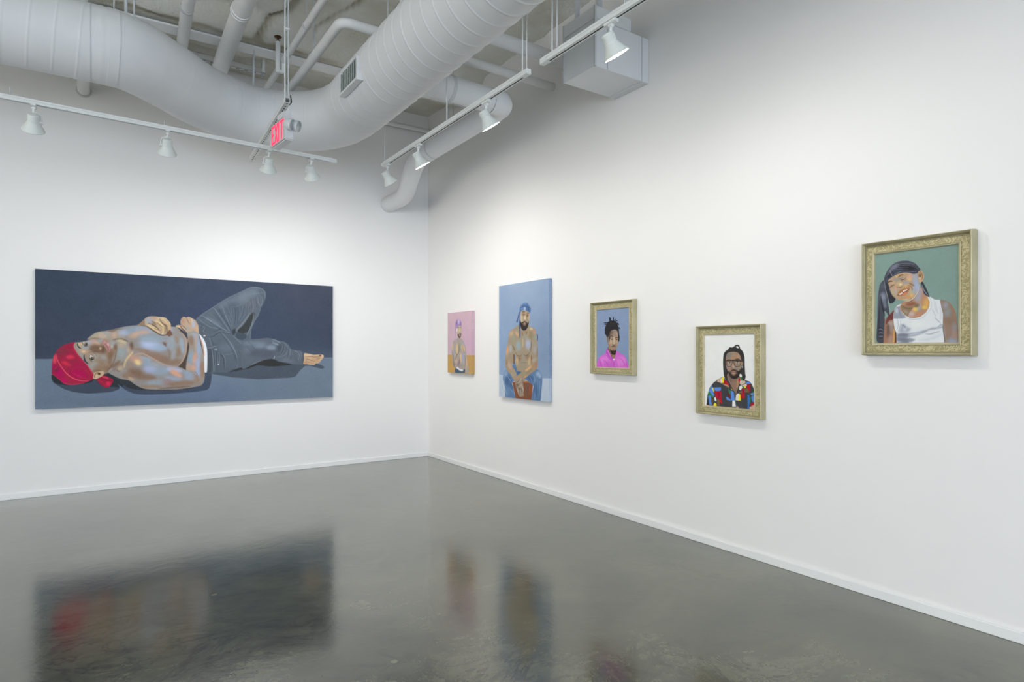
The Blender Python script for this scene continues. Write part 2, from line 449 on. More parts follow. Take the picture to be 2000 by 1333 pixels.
cb = MB(); ring(cb, Vector((2.50, 4.66, 3.683)), (1, 0, 0), R2, 0.03, 0.003); attach(cb.build('clamp_band', M['steel'], smooth=40), br)
cb = MB(); ring(cb, Vector((3.035, 6.05, 3.648)), (0, 1, 0), R2, 0.025, 0.002); attach(cb.build('clamp_band', M['steel'], smooth=40), br)
for (x, y) in ((2.50, 4.66), (3.037, 5.6)):
    attach(MB().tube([(x, y, 3.67+R2), (x, y, ZC+0.02)], 0.004, 8).build('hanger_rod', M['steel'], smooth=40), br)

# ================================================================ PIPES
def pipe(name, pts, r, label, rad=None, rings=(), m='pipe', seg=24, cat='pipe'):
    P = elbow_path(pts, rad) if rad else [Vector(p) for p in pts]
    o = MB().tube(P, r, seg).build(name, M[m], smooth=60)
    localize(o, P[0])
    tag(o, label, cat)
    return o
def clevis(c, r, axis, label):
    """ring hanger with rod to the ceiling"""
    root = empty('pipe_hanger', c, label, 'pipe hanger')
    ax = Vector(axis).normalized()
    M4 = Matrix.Translation(c) @ ax.to_track_quat('Z', 'Y').to_matrix().to_4x4()
    mb = MB(); mb.lathe([(r+0.001, -0.012), (r+0.005, -0.012), (r+0.005, 0.012), (r+0.001, 0.012), (r+0.001, -0.012)], M4, 40)
    attach(mb.build('ring', M['steel'], smooth=40), root)
    attach(MB().tube([(c[0], c[1], c[2]+r+0.003), (c[0], c[1], ZC+0.02)], 0.005, 8).build('rod', M['steel'], smooth=40), root)
    return root
pipe('drain_pipe', [(1.02, 2.6, 4.36), (1.02, 5.5, 4.335), (1.06, YW, 4.31)], 0.076, 'thickest white drain pipe running back above the big duct')
mb = MB()
for y in (5.62, 5.66):
    mb.lathe([(0.076, -0.01), (0.083, -0.006), (0.083, 0.006), (0.076, 0.01)], Matrix.Translation((1.021, y, 4.334)) @ Matrix.Rotation(PI/2, 4, 'X'), 40)
o = mb.build('coupling', M['pipe'], smooth=50)
par = bpy.data.objects['drain_pipe']; o.data.transform(Matrix.Translation(-par.location)); o.parent = par
pipe('drain_pipe', [(0.60, 3.6, 4.36), (0.64, 5.83, 4.36), (0.735, YW, 4.36)], 0.050, 'white drain pipe left of the thickest one, over the duct bend')
pipe('sprinkler_pipe', [(1.53, 2.6, 4.30), (1.53, 5.4, 4.30), (1.535, YW, 4.30)], 0.031, 'thin white sprinkler main running straight back to the left wall')
sp = empty('sprinkler', (1.50, 6.30, 4.25), 'brown upright sprinkler head on a white riser beside the hanging cable', 'sprinkler')
hp = on_y(544, 82, 6.30); lp = on_y(543, 142, 6.30)
sp.location = lp
attach(MB().tube(elbow_path([(1.53, 6.30, 4.29), (1.53, 6.30, lp.z+0.015), (lp.x-0.012, 6.30, lp.z+0.015)], 0.02), 0.02, 16).build('elbow', M['pipe'], smooth=50), sp)
attach(MB().tube([lp, (lp.x, lp.y, hp.z)], 0.024, 20).build('riser', M['pipe'], smooth=50), sp)
sh = MB()
sh.lathe([(0.020, 0), (0.020, 0.01), (0.008, 0.012), (0.008, 0.035), (0.034, 0.045), (0.036, 0.05), (0.012, 0.056), (0.0, 0.058)], Matrix.Translation((lp.x, lp.y, hp.z)), 24)
attach(sh.build('deflector', M['brass'], smooth=40), sp)
pipe('water_pipe', [(XW-0.001, 4.93, 4.10), (1.65, 4.93, 4.125), (1.655, YW, 4.16)], 0.040, 'white pipe crossing above the big duct and bending back towards the left wall', rad=0.085)
pipe('lagged_pipe', [(XW-0.001, 4.72, 4.27), (2.12, 4.72, 4.28), (2.12, 4.72, ZC-0.06)], 0.063, 'fat lagged white pipe between big duct and right wall, topmost there', rad=0.12, m='lagging')
pipe('conduit', [(XB+0.01, 7.66, 4.45), (XW-0.001, 7.66, 4.45)], 0.030, 'white pipe high along the left wall, meeting the corner')
pipe('drain_pipe', [(-0.105, YW-0.02, 4.13), (-0.11, 6.3, 4.13), (-0.11, 6.3, ZC-0.3)], 0.056, 'short white pipe stub entering the left wall under the big duct', rad=0.1)
esc = MB(); esc.lathe([(0.056, 0), (0.070, 0), (0.068, 0.008), (0.057, 0.012)], Matrix.Translation((-0.105, YW, 4.13)) @ Matrix.Rotation(PI/2, 4, 'X'), 32)
o = esc.build('escutcheon', M['steel'], smooth=40); par = bpy.data.objects['drain_pipe.002']; o.data.transform(Matrix.Translation(-par.location)); o.parent = par
pc = on_y(634, 96, 5.85)
clevis((1.655, 5.72, 4.148), 0.040, (0, 1, 0), 'ring hanger on the bent white pipe, right of the thin pipe')
clevis((1.53, 5.50, 4.30), 0.031, (0, 1, 0), 'rod hanger on the thin sprinkler pipe beside the cable')
clevis((2.05, 4.93, 4.12), 0.040, (1, 0, 0), 'rod hanger in front of the bent pipe by the air register')
clevis((2.86, 4.72, 4.275), 0.063, (1, 0, 0), 'hanger ring around the fat lagged pipe')
clevis((0.64, 5.9, 4.36), 0.050, (0, 1, 0), 'rod hanger on the left drain pipe above the duct')
# perforated strut near the ceiling at the far wall
def strut(name, a, b, label, w=0.041, h=0.041, holes=True, cat='strut', up=(0, 0, 1), hole_side=1, pitch=0.05, hl=0.028, big_face=False):
    a = Vector(a); b = Vector(b); d = (b-a); L = d.length; d.normalize()
    s = d.cross(Vector(up)).normalized(); u = s.cross(d).normalized()
    M4 = Matrix((( d.x, s.x, u.x, a.x), (d.y, s.y, u.y, a.y), (d.z, s.z, u.z, a.z), (0, 0, 0, 1)))
    root = empty(name, a, label, cat)
    mb = MB()
    mb.box((0, -w/2, 0), (L, -w/2+0.003, h), M4=M4); mb.box((0, w/2-0.003, 0), (L, w/2, h), M4=M4)
    mb.box((0, -w/2, h-0.003), (L, w/2, h), M4=M4); mb.box((0, -w/2, 0), (L, w/2, 0.003), M4=M4)
    attach(mb.build('channel', M['track']), root)
    if holes:
        hb = MB(); n = int(L/pitch)
        for k in range(n):
            x = (k+0.5)*pitch
            yy = hole_side*w/2
            if not big_face: hb.box((x-hl/2, yy-0.0008, h*0.32), (x+hl/2, yy+0.0008, h*0.68), M4=M4)
            hb.box((x-hl/2, -w*0.12, -0.0008), (x+hl/2, w*0.12, 0.0008), M4=M4)
        tag(attach(hb.build('slot_row', M['slot']), root), kind='stuff')
    return root, M4, L
# ================================================================ TRACKS AND LAMPS
def frame_matrix(a, b):
    a = Vector(a); b = Vector(b); d = (b-a); L = d.length; d.normalize()
    s = d.cross(Vector((0, 0, 1))).normalized(); u = s.cross(d).normalized()
    return Matrix(((d.x, s.x, u.x, a.x), (d.y, s.y, u.y, a.y), (d.z, s.z, u.z, a.z), (0, 0, 0, 1))), L
def track(a, b, label, cables, slot_side=0.0):
    root = empty('light_track', a, label, 'track')
    M4, L = frame_matrix(a, b)
    prof = [(-0.019, 0), (slot_side-0.0065, 0), (slot_side-0.0065, 0.012), (slot_side+0.0065, 0.012), (slot_side+0.0065, 0), (0.019, 0),
            (0.019, 0.014), (0.0165, 0.016), (0.0165, 0.020), (0.019, 0.022), (0.019, 0.034), (-0.019, 0.034), (-0.019, 0.022), (-0.0165, 0.020), (-0.0165, 0.016), (-0.019, 0.014)]
    mb = MB(); n = len(prof); vs = []
    for x in (0.03, L-0.03): vs += [M4 @ Vector((x, s, z)) for s, z in prof]
    mb.add(vs, [(i, (i+1) % n, n+(i+1) % n, n+i) for i in range(n)])
    o = attach(mb.build('rail', M['track']), root)
    sl = MB(); sl.box((0.07, slot_side-0.0063, 0.003), (L-0.07, slot_side+0.0063, 0.0118), M4=M4)
    attach(sl.build('slot', M['slot']), root)
    for e0, e1 in ((0.0, 0.07), (L-0.07, L)):
        attach(MB().box((e0, -0.0195, -0.0015), (e1, 0.0195, 0.0345), M4=M4).build('end_cap', M['track'], bevel=0.003), root)
    for c in cables:
        x = c[0]*L; p = M4 @ Vector((x, 0, 0.034))
        if len(c) > 1 and c[1] == 'pair':
            k = 0.05
            q = p + Vector((0, 0, 0.28))
            c1 = MB().tube([p+Vector((0, k*0.5, 0)), p+Vector((0, k*0.45, 0.45)), p+Vector((0, 0.0, 0.95)), Vector((p.x, p.y+0.005, ZC+0.03))], 0.0045, 8)
            attach(c1.build('power_cable', M['track'], smooth=60), root)
            c2 = MB().tube([p+Vector((0, -k*0.5, 0)), p+Vector((0, -k*0.45, 0.45)), Vector((p.x, p.y-0.012, ZC+0.03))], 0.004, 8)
            attach(c2.build('suspension_rod', M['steel'], smooth=60), root)
            clip = MB().box((x-0.02, -0.008, 0.034), (x+0.02, 0.008, 0.042), M4=M4)
            attach(clip.build('clip', M['dark']), root)
        else:
            r = c[1] if len(c) > 1 else 0.0035
            top = ZC+0.03 if len(c) < 3 else p.z+c[2]
            attach(MB().tube([p, (p.x, p.y, top)], r, 8).build('suspension_rod', M['steel'], smooth=60), root)
    return root, M4, L
ZT = 3.25
TX = 2.33
# right tracks run along Y
t1a = on_x(1033, 143, TX); t1b = on_x(748, 326, TX)
t2a = on_x(1038, 125, TX)
track((TX, 3.27, ZT), (TX, 5.73, ZT), 'white light track with three lamps, beside the branch duct, ending by the corner', [(0.02, 'pair'), (0.46, 0.006), (0.985, 0.003)], slot_side=0.006)
track((TX, 3.13, ZT), (TX, -1.2, ZT), 'white light track with one big lamp, in front of the boxed duct', [(0.03, 'pair'), (0.17, 0.005), (0.6, 0.005)], slot_side=-0.006)
La = Vector((-2.9, 5.53, ZT)); Lb = Vector((1.90, 5.83, ZT-0.01))
track(La, Lb, 'long white light track below the big duct on the left', [(0.08, 0.0035), (0.498, 0.004, 0.06), (0.7, 0.004, 0.04)], slot_side=-0.006)

def make_lamp(aim, label, side=1, on=True):
    """origin = centre of the adapter's top face (track underside). aim = unit vector of the beam"""
    root = empty('track_lamp', (0, 0, 0), label, 'spotlight', 'track spotlights')
    mb = MB().box((-0.016, -0.045, -0.018), (0.016, 0.045, 0.0)); mb.box((-0.012, -0.014, -0.034), (0.012, 0.014, -0.018))
    ad = mb.build('adapter', M['track'], root, bevel=0.003)
    st = MB(); st.lathe([(0.0085, -0.060), (0.0085, -0.03)], None, 16, closed=True)
    st.build('stem', M['track'], root, smooth=50)
    aim = Vector(aim).normalized()
    # fork arm reaching from the stem to the flank of the shade
    pv = Vector((0, 0, -0.118))
    sd = aim.cross(Vector((0, 0, 1)))
    sd = (sd if sd.length > 0.05 else Vector((1, 0, 0))).normalized()*side
    ax0 = pv + sd*0.046
    arm = MB().tube([(0, 0, -0.056), Vector((0, 0, -0.062))+sd*0.030, Vector((0, 0, -0.078))+sd*0.044, ax0+Vector((0, 0, -0.01))], 0.0065, 10)
    arm.build('yoke', M['track'], root, smooth=60)
    q = aim.to_track_quat('-Z', 'Y').to_matrix().to_4x4()
    M4 = Matrix.Translation(pv) @ q
    kn = MB(); kq = Matrix.Translation(ax0+Vector((0, 0, -0.004))) @ sd.to_track_quat('Z', 'Y').to_matrix().to_4x4()
    kn.lathe([(0.012, -0.016), (0.012, 0.006), (0.009, 0.010)], kq, 20, closed=True)
    kn.build('knob', M['track'], root, smooth=40)
    sh = MB()
    sh.lathe([(0.0, 0.052), (0.024, 0.052), (0.0335, 0.049), (0.036, 0.044), (0.036, -0.002), (0.038, -0.008), (0.049, -0.028), (0.061, -0.049), (0.070, -0.064), (0.073, -0.070), (0.071, -0.0735),
              (0.068, -0.070), (0.056, -0.050), (0.044, -0.034), (0.034, -0.02), (0.0, -0.02)], M4, 40)
    s = sh.build('shade', M['shade'], root, smooth=35)
    fn = MB()
    for k in range(5):
        z = 0.040-k*0.008
        fn.lathe([(0.0358, z), (0.0375, z-0.001), (0.0375, z-0.0025), (0.0358, z-0.0035)], M4, 40)
    fo = fn.build('cooling_rib', M['shade'], s, smooth=40)
    ln = MB(); ln.lathe([(0.0, -0.0765), (0.04, -0.0755), (0.060, -0.072), (0.068, -0.069)], M4, 40)
    ln.build('lens', M['lampglow'] if on else M['shade'], s, smooth=60)
    return root, pv
lights = []
def spot(name, loc, target, energy, angle=120, blend=1.0, size=0.06, color=(1, 0.985, 0.95)):
    l = bpy.data.lights.new(name, 'SPOT'); l.energy = energy; l.spot_size = math.radians(angle); l.spot_blend = blend
    l.shadow_soft_size = size; l.color = color
    o = bpy.data.objects.new(name, l); COL.objects.link(o); o.location = loc
    o.rotation_euler = (Vector(target)-Vector(loc)).to_track_quat('-Z', 'Y').to_euler()
    return o
def place_lamp(loc, aim, label, energy, side=1, lift=(0, 0, 0), angle=150, color=(1, 0.985, 0.95)):
    root, pv = make_lamp(aim, label, side)
    root.location = loc
    c = Vector(loc)+pv+Vector(aim).normalized()*0.10
    spot('lamp_beam', c, c+Vector(aim)+Vector(lift), energy, angle, size=0.035, color=color)
    return root
warm = (1, 0.975, 0.94)
rt = [(5.62, (0.60, 0.10, -0.80), 'lamp hanging at the far end of the middle track, its lens hidden', 38),
      (4.93, (0.52, -0.05, -0.83), 'small lit lamp in front of the curved branch duct', 15),
      (3.80, (0.53, -0.05, -0.83), 'lit lamp in front of the branch duct elbow', 18),
      (2.50, (0.52, -0.08, -0.84), 'big bright lamp in front of the white boxed duct', 24)]
for y, aim, lab, e in rt:
    place_lamp((TX, y, ZT), aim, lab, e, side=-1, lift=(0.06, 0, 0.05), color=warm)
for y, e in ((1.75, 13), (0.45, 5), (-0.6, 3)):      # the same lamps go on along the track above the frame
    spot('lamp_beam', (TX, y, ZT-0.2), (XW, y, 1.35), e, 140, color=warm)
lt = [(-0.378, (-0.05, 0.62, -0.8), 'leftmost lamp on the left track, close to the picture edge', 9),
      (0.482, (0.02, 0.60, -0.8), 'lamp near the middle of the left track', 26),
      (1.28, (0.05, 0.60, -0.8), 'lamp just below the exit sign', 36),
      (1.66, (0.35, 0.55, -0.8), 'last lamp at the right end of the left track', 60)]
for i, (x, aim, lab, e) in enumerate(lt):
    t = (x-La.x)/(Lb.x-La.x); p = La.lerp(Lb, t)
    r = place_lamp(p, aim, lab, e, side=1 if i == 0 else -1, color=(1, 0.98, 0.96))
for x in (-1.3, -2.2):
    t = (x-La.x)/(Lb.x-La.x); p = La.lerp(Lb, t)
    spot('lamp_beam', (p.x, p.y, ZT-0.2), (x, YW, 1.4), 6, 140, color=warm)

# ================================================================ EXIT SIGN AND ITS STRUT
A = Vector((1.245, 5.00, 3.395)); B = Vector((1.315, 6.74, 3.385))
st, sM, sL = strut('mounting_strut', A, B, 'perforated cream strut hanging by the exit sign, crossing the left track', w=0.041, h=0.041, hole_side=1, pitch=0.056, hl=0.022)
for x, y in ((1.245, 5.03), (1.315, 6.70)):
    attach(MB().tube([(x+0.012, y, 3.43), (x+0.012, y, ZC+0.03)], 0.0055, 8).build('rod', M['steel'], smooth=60), st)
attach(MB().tube([(1.232, 5.03, 3.43), (1.231, 5.03, 3.9), (1.237, 5.03, ZC+0.03)], 0.0055, 8).build('cable', M['track'], smooth=60), st)
for z in (3.98, 4.32):
    attach(MB().box((1.226, 5.022, z), (1.266, 5.038, z+0.012)).build('cable_tie', M['track']), st)
attach(MB().add([(1.27, 4.99, 3.40), (1.27, 5.06, 3.40), (1.27, 5.02, 3.47), (1.276, 4.99, 3.40), (1.276, 5.06, 3.40), (1.276, 5.02, 3.47)], [(0, 1, 2), (5, 4, 3), (0, 3, 4, 1), (1, 4, 5, 2), (2, 5, 3, 0)]).build('bracket', M['dark']), st)
ex = empty('exit_sign', (1.255, 5.205, 3.3), 'exit sign with red letters and two lamp heads, hung from the perforated strut', 'exit sign')
ang = math.radians(6)
E4 = Matrix.Translation((1.255, 5.205, 3.215)) @ Matrix.Rotation(ang, 4, 'Z')
# local: -x = lettered face, y along the sign
attach(MB().box((-0.035, -0.160, -0.095), (0.035, 0.160, 0.095), M4=E4).build('housing', M['plastic'], bevel=0.008), ex)
attach(MB().box((-0.038, -0.150, -0.086), (-0.034, 0.150, 0.086), M4=E4).build('face', M['signface'], bevel=0.001), ex)
def bars(specs):
    mb = MB()
    for (u0, v0, u1, v1, w) in specs:       # bar from (u0,v0) to (u1,v1) in face coordinates, u to the reader's right
        d = Vector((u1-u0, v1-v0)); n = Vector((-d.y, d.x)).normalized()*w/2
        q = [(u0+n.x, v0+n.y), (u1+n.x, v1+n.y), (u1-n.x, v1-n.y), (u0-n.x, v0-n.y)]
        vs = [E4 @ Vector((-0.0405, -u, v)) for u, v in q] + [E4 @ Vector((-0.0378, -u, v)) for u, v in q]
        mb.add(vs, [(0, 1, 2, 3), (7, 6, 5, 4), (0, 4, 5, 1), (1, 5, 6, 2), (2, 6, 7, 3), (3, 7, 4, 0)])
    return mb
h = 0.076; w = 0.019
letters = {'E': [(-0.130, -h, -0.130, h, w), (-0.138, h-w/2, -0.082, h-w/2, w), (-0.138, 0, -0.088, 0, w), (-0.138, -h+w/2, -0.082, -h+w/2, w)],
           'X': [(-0.066, -h, -0.006, h, w), (-0.066, h, -0.006, -h, w)],
           'I': [(0.022, -h, 0.022, h, w)],
           'T': [(0.092, -h, 0.092, h, w), (0.052, h-w/2, 0.132, h-w/2, w)]}
for k, sp_ in letters.items():
    attach(bars(sp_).build('letter', M['signred']), ex)
attach(MB().box((-0.03, -0.10, 0.095), (0.03, 0.04, 0.150), M4=E4).build('canopy', M['plastic'], bevel=0.006), ex)
for k, (dx, dy, dz) in enumerate(((0.0, -0.185, 0.02), (0.055, -0.180, 0.02))):
    c = E4 @ Vector((dx, dy, dz)); d = Vector((0.75, -0.60, -0.28)).normalized()
    H4 = Matrix.Translation(c) @ d.to_track_quat('Z', 'Y').to_matrix().to_4x4()
    hd = MB(); hd.lathe([(0.0, -0.05), (0.025, -0.046), (0.042, -0.02), (0.046, 0.006), (0.046, 0.012), (0.041, 0.012), (0.040, 0.004)], H4, 32)
    ho = attach(hd.build('lamp_head', M['plastic'], smooth=40), ex)
    l2 = MB(); l2.lathe([(0.0412, 0.0075), (0.02, 0.013), (0.0, 0.0145)], H4, 32)
    lo2 = l2.build('lens', M['lampglass'], smooth=60); lo2.data.transform(Matrix.Translation(-ex.location)); lo2.parent = ho
    b2 = MB().tube([c-d*0.045, E4 @ Vector((0.0 if k == 0 else 0.02, -0.15, 0.0))], 0.010, 10)
    attach(b2.build('bracket', M['plastic'], smooth=60), ex)
# junction box dangling behind the sign
attach(MB().box((-0.03, 0.165, -0.07), (0.025, 0.22, 0.0), M4=E4).build('junction_box', M['plastic'], bevel=0.006), ex)

# near-wall perforated strut
P0 = on_y(352, 108, 7.30); P1 = on_y(519, 143, 7.30)
u1, uM, uL = strut('ceiling_strut', (P0.x-0.25, 7.30, 4.545), (P1.x, 7.30, 4.545), 'short perforated white strut near the ceiling above the duct bend', h=0.06, w=0.05, hole_side=1, pitch=0.085, hl=0.034, big_face=True)
for dx in (0.06, uL-0.04):
    p = uM @ Vector((dx, 0, 0.0))
    attach(MB().tube([(p.x, p.y, p.z-0.05), (p.x, p.y, ZC+0.03)], 0.009, 10).build('rod', M['steel'], smooth=60), u1)
cq = on_y(515, 140, 6.8)
c = MB().tube([(cq.x, 6.8, cq.z), (cq.x, 6.8, ZC)], 0.016, 12).build('conduit_drop', M['pipe'], smooth=60)
# it stands off the joist in front of the strut
localize(c, (cq.x, 6.8, ZC)); tag(c, 'short vertical conduit beside the right end of the ceiling strut', 'conduit')
for px in (246, 262):
    q = on_y(px, 30, 5.93)
    c = MB().tube([(q.x, 5.93, ZC-0.02), (q.x, 5.93, 4.10)], 0.012 if px == 246 else 0.007, 12).build('hanger_rod', M['steel'], smooth=60)
    localize(c, (q.x, 5.93, ZC)); tag(c, 'thicker hanger rod beside the duct hanger strap at the top left' if px == 246 else 'thinner hanger rod right of the thick one at the top left', 'rod')

# ================================================================ BOXED DUCT ON THE RIGHT WALL
hv = empty('duct_box', (3.5, 3.84, 3.675), 'white rectangular boxed duct fixed high on the right wall', 'duct box')
BX0, BY0, BY1, BZ0 = 3.225, 3.64, 4.03, 3.675
m1 = MB().box((BX0, BY0, BZ0), (XW-0.075, BY1, 4.045))
attach(m1.build('lower_box', M['duct'], bevel=0.003), hv)
attach(MB().box((XW-0.073, BY0-0.004, BZ0-0.004), (XW-0.001, BY1+0.004, 4.04)).build('wall_flange', M['duct'], bevel=0.003), hv)
attach(MB().box((BX0, BY0, 4.047), (3.612, BY1, 4.15)).build('upper_box', M['duct'], bevel=0.003), hv)
sm = MB(); sm.box((BX0+0.128, BY0-0.005, BZ0), (BX0+0.132, BY0, 4.04)); sm.box((BX0-0.006, BY0-0.006, BZ0), (BX0+0.012, BY0+0.012, 4.15))
attach(sm.build('seam', M['steel'], bevel=0.001), hv)
attach(MB().box((BX0-0.006, BY1-0.012, BZ0), (BX0+0.006, BY1+0.006, 4.15)).build('corner_trim', M['steel'], bevel=0.001), hv)
attach(MB().box((3.36, 3.75, 4.15), (3.40, 3.79, ZC+0.03)).build('hanger_strap', M['steel']), hv)
attach(MB().box((3.30, 3.95, 4.15), (3.33, 3.98, ZC+0.03)).build('hanger_strap', M['steel']), hv)

# ================================================================ LIGHT
def area(name, loc, target, sx, sy, energy, color=(1, 1, 1)):
    l = bpy.data.lights.new(name, 'AREA'); l.shape = 'RECTANGLE'; l.size = sx; l.size_y = sy; l.energy = energy; l.color = color
    o = bpy.data.objects.new(name, l); COL.objects.link(o); o.location = loc
    o.rotation_euler = (Vector(target)-Vector(loc)).to_track_quat('-Z', 'Y').to_euler()
    return o
# daylight through the shop window behind the camera
area('window_and_fill_light', ((WX0+WX1)/2, YB-0.05, (WZ0+WZ1)/2), ((WX0+WX1)/2, 0, (WZ0+WZ1)/2), WX1-WX0, WZ1-WZ0, 350, (0.71, 0.83, 1.02))
area('window_and_fill_light', (XB+0.05, -0.5, 1.7), (0, -0.5, 1.7), 7.0, 2.7, 90, (0.97, 0.965, 0.96))  # extra fill panel added in front of the solid side wall
# unseen spots added behind the camera as general fill
for (x, y) in ((-2.5, -1.5), (0.8, -2.6), (1.6, -4.6)):
    spot('fill_spot', (x, y, 3.1), (x+0.4*(1 if x > -1 else -1), y, 0), 150, 160, size=0.12, color=warm)
for y in (5.0, 2.2, -0.8, -3.8):      # added fill spots, bounced off the side wall to brighten the ceiling
    spot('fill_spot', (-4.8, y, 3.1), (XB, y, 2.5), 330, 150, size=0.12, color=warm)
w = bpy.data.worlds.new('world'); S.world = w; w.use_nodes = True
w.node_tree.nodes['Background'].inputs[0].default_value = (0.62, 0.78, 1.0, 1)
w.node_tree.nodes['Background'].inputs[1].default_value = 1.0
S.view_settings.view_transform = 'Standard'; S.view_settings.look = 'None'
S.view_settings.gamma = 1.0; S.view_settings.use_curve_mapping = False
S.view_settings.exposure = 0.12
# ================================================================ PICTURES
def homography(src, dst):
    A = []; b = []
    for (x, y), (u, v) in zip(src, dst):
        A.append([x, y, 1, 0, 0, 0, -u*x, -u*y]); b.append(u)
        A.append([0, 0, 0, x, y, 1, -v*x, -v*y]); b.append(v)
    h = np.linalg.solve(np.array(A, float), np.array(b, float))
    return np.append(h, 1).reshape(3, 3)
def box_blur(a, r, axis):
    if r < 1: return a
    a = np.moveaxis(a, axis, 0)
    p = np.concatenate([np.repeat(a[:1], r+1, 0), a, np.repeat(a[-1:], r, 0)])
    c = np.cumsum(p, 0)
    out = (c[2*r+1:]-c[:-(2*r+1)])/(2*r+1)
    return np.moveaxis(out, 0, axis)
def gblur(a, s):
    if s < 0.25: return a
    if s < 1.6:
        n = int(math.ceil(3*s)); k = np.exp(-0.5*(np.arange(-n, n+1)/s)**2); k /= k.sum()
        for ax in (0, 1):
            b = np.moveaxis(a, ax, 0); p = np.concatenate([np.repeat(b[:1], n, 0), b, np.repeat(b[-1:], n, 0)])
            o = sum(k[i]*p[i:i+b.shape[0]] for i in range(2*n+1)); a = np.moveaxis(o, 0, ax)
        return a
    r = int(round(s*0.98))
    for _ in range(3): a = box_blur(box_blur(a, r, 0), r, 1)
    return a
class Paint:
    """a picture painted as flat shapes on a canvas W x H, in coordinates of a loose sketch grid"""
    def __init__(self, W, H, quad, base):
        self.W, self.H = W, H
        self.img = np.zeros((H, W, 3)); self.img[:] = np.array(base, float)/255
        self.hm = homography(quad, [(0, 0), (W, 0), (W, H), (0, H)])
        self.o = (0.0, 0.0); self.s = 1.0; self.clip = None
        self.rs = np.random.RandomState(5)
    def crop(self, x0, y0, s): self.o = (x0, y0); self.s = s
    def tr(self, pts):
        p = np.array(pts, float)/self.s + np.array(self.o)
        q = np.c_[p, np.ones(len(p))] @ self.hm.T
        return q[:, :2]/q[:, 2:3]
    def scale_at(self, pt):
        a, b, c = self.tr([pt, (pt[0]+1, pt[1]), (pt[0], pt[1]+1)])
        return math.sqrt(abs(np.linalg.norm(b-a)*np.linalg.norm(c-a)))
    @staticmethod
    def spline(pts, closed=True, n=6):
        P = np.array(pts, float); m = len(P); out = []
        rng = range(m) if closed else range(m-1)
        for i in rng:
            if closed: a, b, c, d = P[(i-1) % m], P[i], P[(i+1) % m], P[(i+2) % m]
            else: a, b, c, d = P[max(0, i-1)], P[i], P[i+1], P[min(m-1, i+2)]
            m1 = (c-a)*0.5; m2 = (d-b)*0.5; L = np.linalg.norm(c-b)
            for mm in (m1, m2):
                l = np.linalg.norm(mm)
                if l > L: mm *= L/l
            for k in range(n):
                t = k/n
                out.append(b*(2*t**3-3*t*t+1)+m1*(t**3-2*t*t+t)+c*(-2*t**3+3*t*t)+m2*(t**3-t*t))
        if not closed: out.append(P[-1])
        return np.array(out)
    def raster(self, q, pad):
        """coverage mask of polygon q (canvas px) with its offset"""
        x0 = max(0, int(math.floor(q[:, 0].min()-pad))); x1 = min(self.W, int(math.ceil(q[:, 0].max()+pad))+1)
        y0 = max(0, int(math.floor(q[:, 1].min()-pad))); y1 = min(self.H, int(math.ceil(q[:, 1].max()+pad))+1)
        if x1 <= x0 or y1 <= y0: return None
        w = x1-x0; h = y1-y0; SS = 3
        acc = np.zeros((h, w))
        a = q; b = np.roll(q, -1, 0)
        ay, by = a[:, 1], b[:, 1]
        cols = np.arange(w+1)+x0
        for j in range(h):
            row = np.zeros(w)
            hit = False
            for k in range(SS):
                y = y0+j+(k+0.5)/SS
                m = ((ay <= y) & (by > y)) | ((by <= y) & (ay > y))
                if not m.any(): continue
                xs = np.sort(a[m, 0]+(y-ay[m])/(by[m]-ay[m])*(b[m, 0]-a[m, 0])); hit = True
                for i in range(0, len(xs)-1, 2):
                    c = np.clip(cols, xs[i], xs[i+1]); row += np.diff(c)
            if hit: acc[j] = row/SS
        return acc, x0, y0
    def comp(self, r, col, a, b):
        if r is None: return None
        m, x0, y0 = r
        m = gblur(m, b)*a
        h, w = m.shape
        if self.clip is not None: m = m*self.clip[y0:y0+h, x0:x0+w]
        reg = self.img[y0:y0+h, x0:x0+w]
        reg += (np.array(col, float)/255-reg)*np.clip(m, 0, 1)[..., None]
    def fill(self, pts, col, b=0.5, a=1.0, smooth=True):
        P = self.spline(pts) if smooth else np.array(pts, float)
        q = self.tr(P); self.comp(self.raster(q, 3*b+2), col, a, b)
        return self
    def mask(self, pts, b=0.5, smooth=True):
        P = self.spline(pts) if smooth else np.array(pts, float)
        M0 = np.zeros((self.H, self.W)); r = self.raster(self.tr(P), 3*b+2)
        if r: m, x0, y0 = r; M0[y0:y0+m.shape[0], x0:x0+m.shape[1]] = gblur(m, b)
        return M0
    def blob(self, c, rx, ry, col, a=0.8, ang=0, soft=0.45):
        t = np.linspace(0, 2*PI, 20, endpoint=False); ca, sa = math.cos(math.radians(ang)), math.sin(math.radians(ang))
        k = 1.1-0.2*soft
        P = [(c[0]+k*(rx*math.cos(u)*ca-ry*math.sin(u)*sa), c[1]+k*(rx*math.cos(u)*sa+ry*math.sin(u)*ca)) for u in t]
        b = 0.85*soft*min(rx, ry)*self.scale_at(c); a = min(1.0, a*1.12)
        self.comp(self.raster(self.tr(P), 3*b+2), col, a, b); return self
    def line(self, pts, w, col, a=1.0, b=0.4, taper=True, smooth=True):
        P = self.spline(pts, False) if smooth and len(pts) > 2 else np.array(pts, float)
        d = np.gradient(P, axis=0); L = np.linalg.norm(d, axis=1); L[L == 0] = 1
        n = np.c_[-d[:, 1], d[:, 0]]/L[:, None]
        t = np.linspace(0, 1, len(P)); ww = np.full(len(P), w/2.0)
        if taper: ww = ww*(0.25+0.75*np.sin(PI*np.clip(t, 0, 1))**0.6)
        b *= 0.5; a = min(1.0, a*1.1)
        Q = np.r_[P+n*ww[:, None], (P-n*ww[:, None])[::-1]]
        self.comp(self.raster(self.tr(Q), 3*b+2), col, a, b); return self
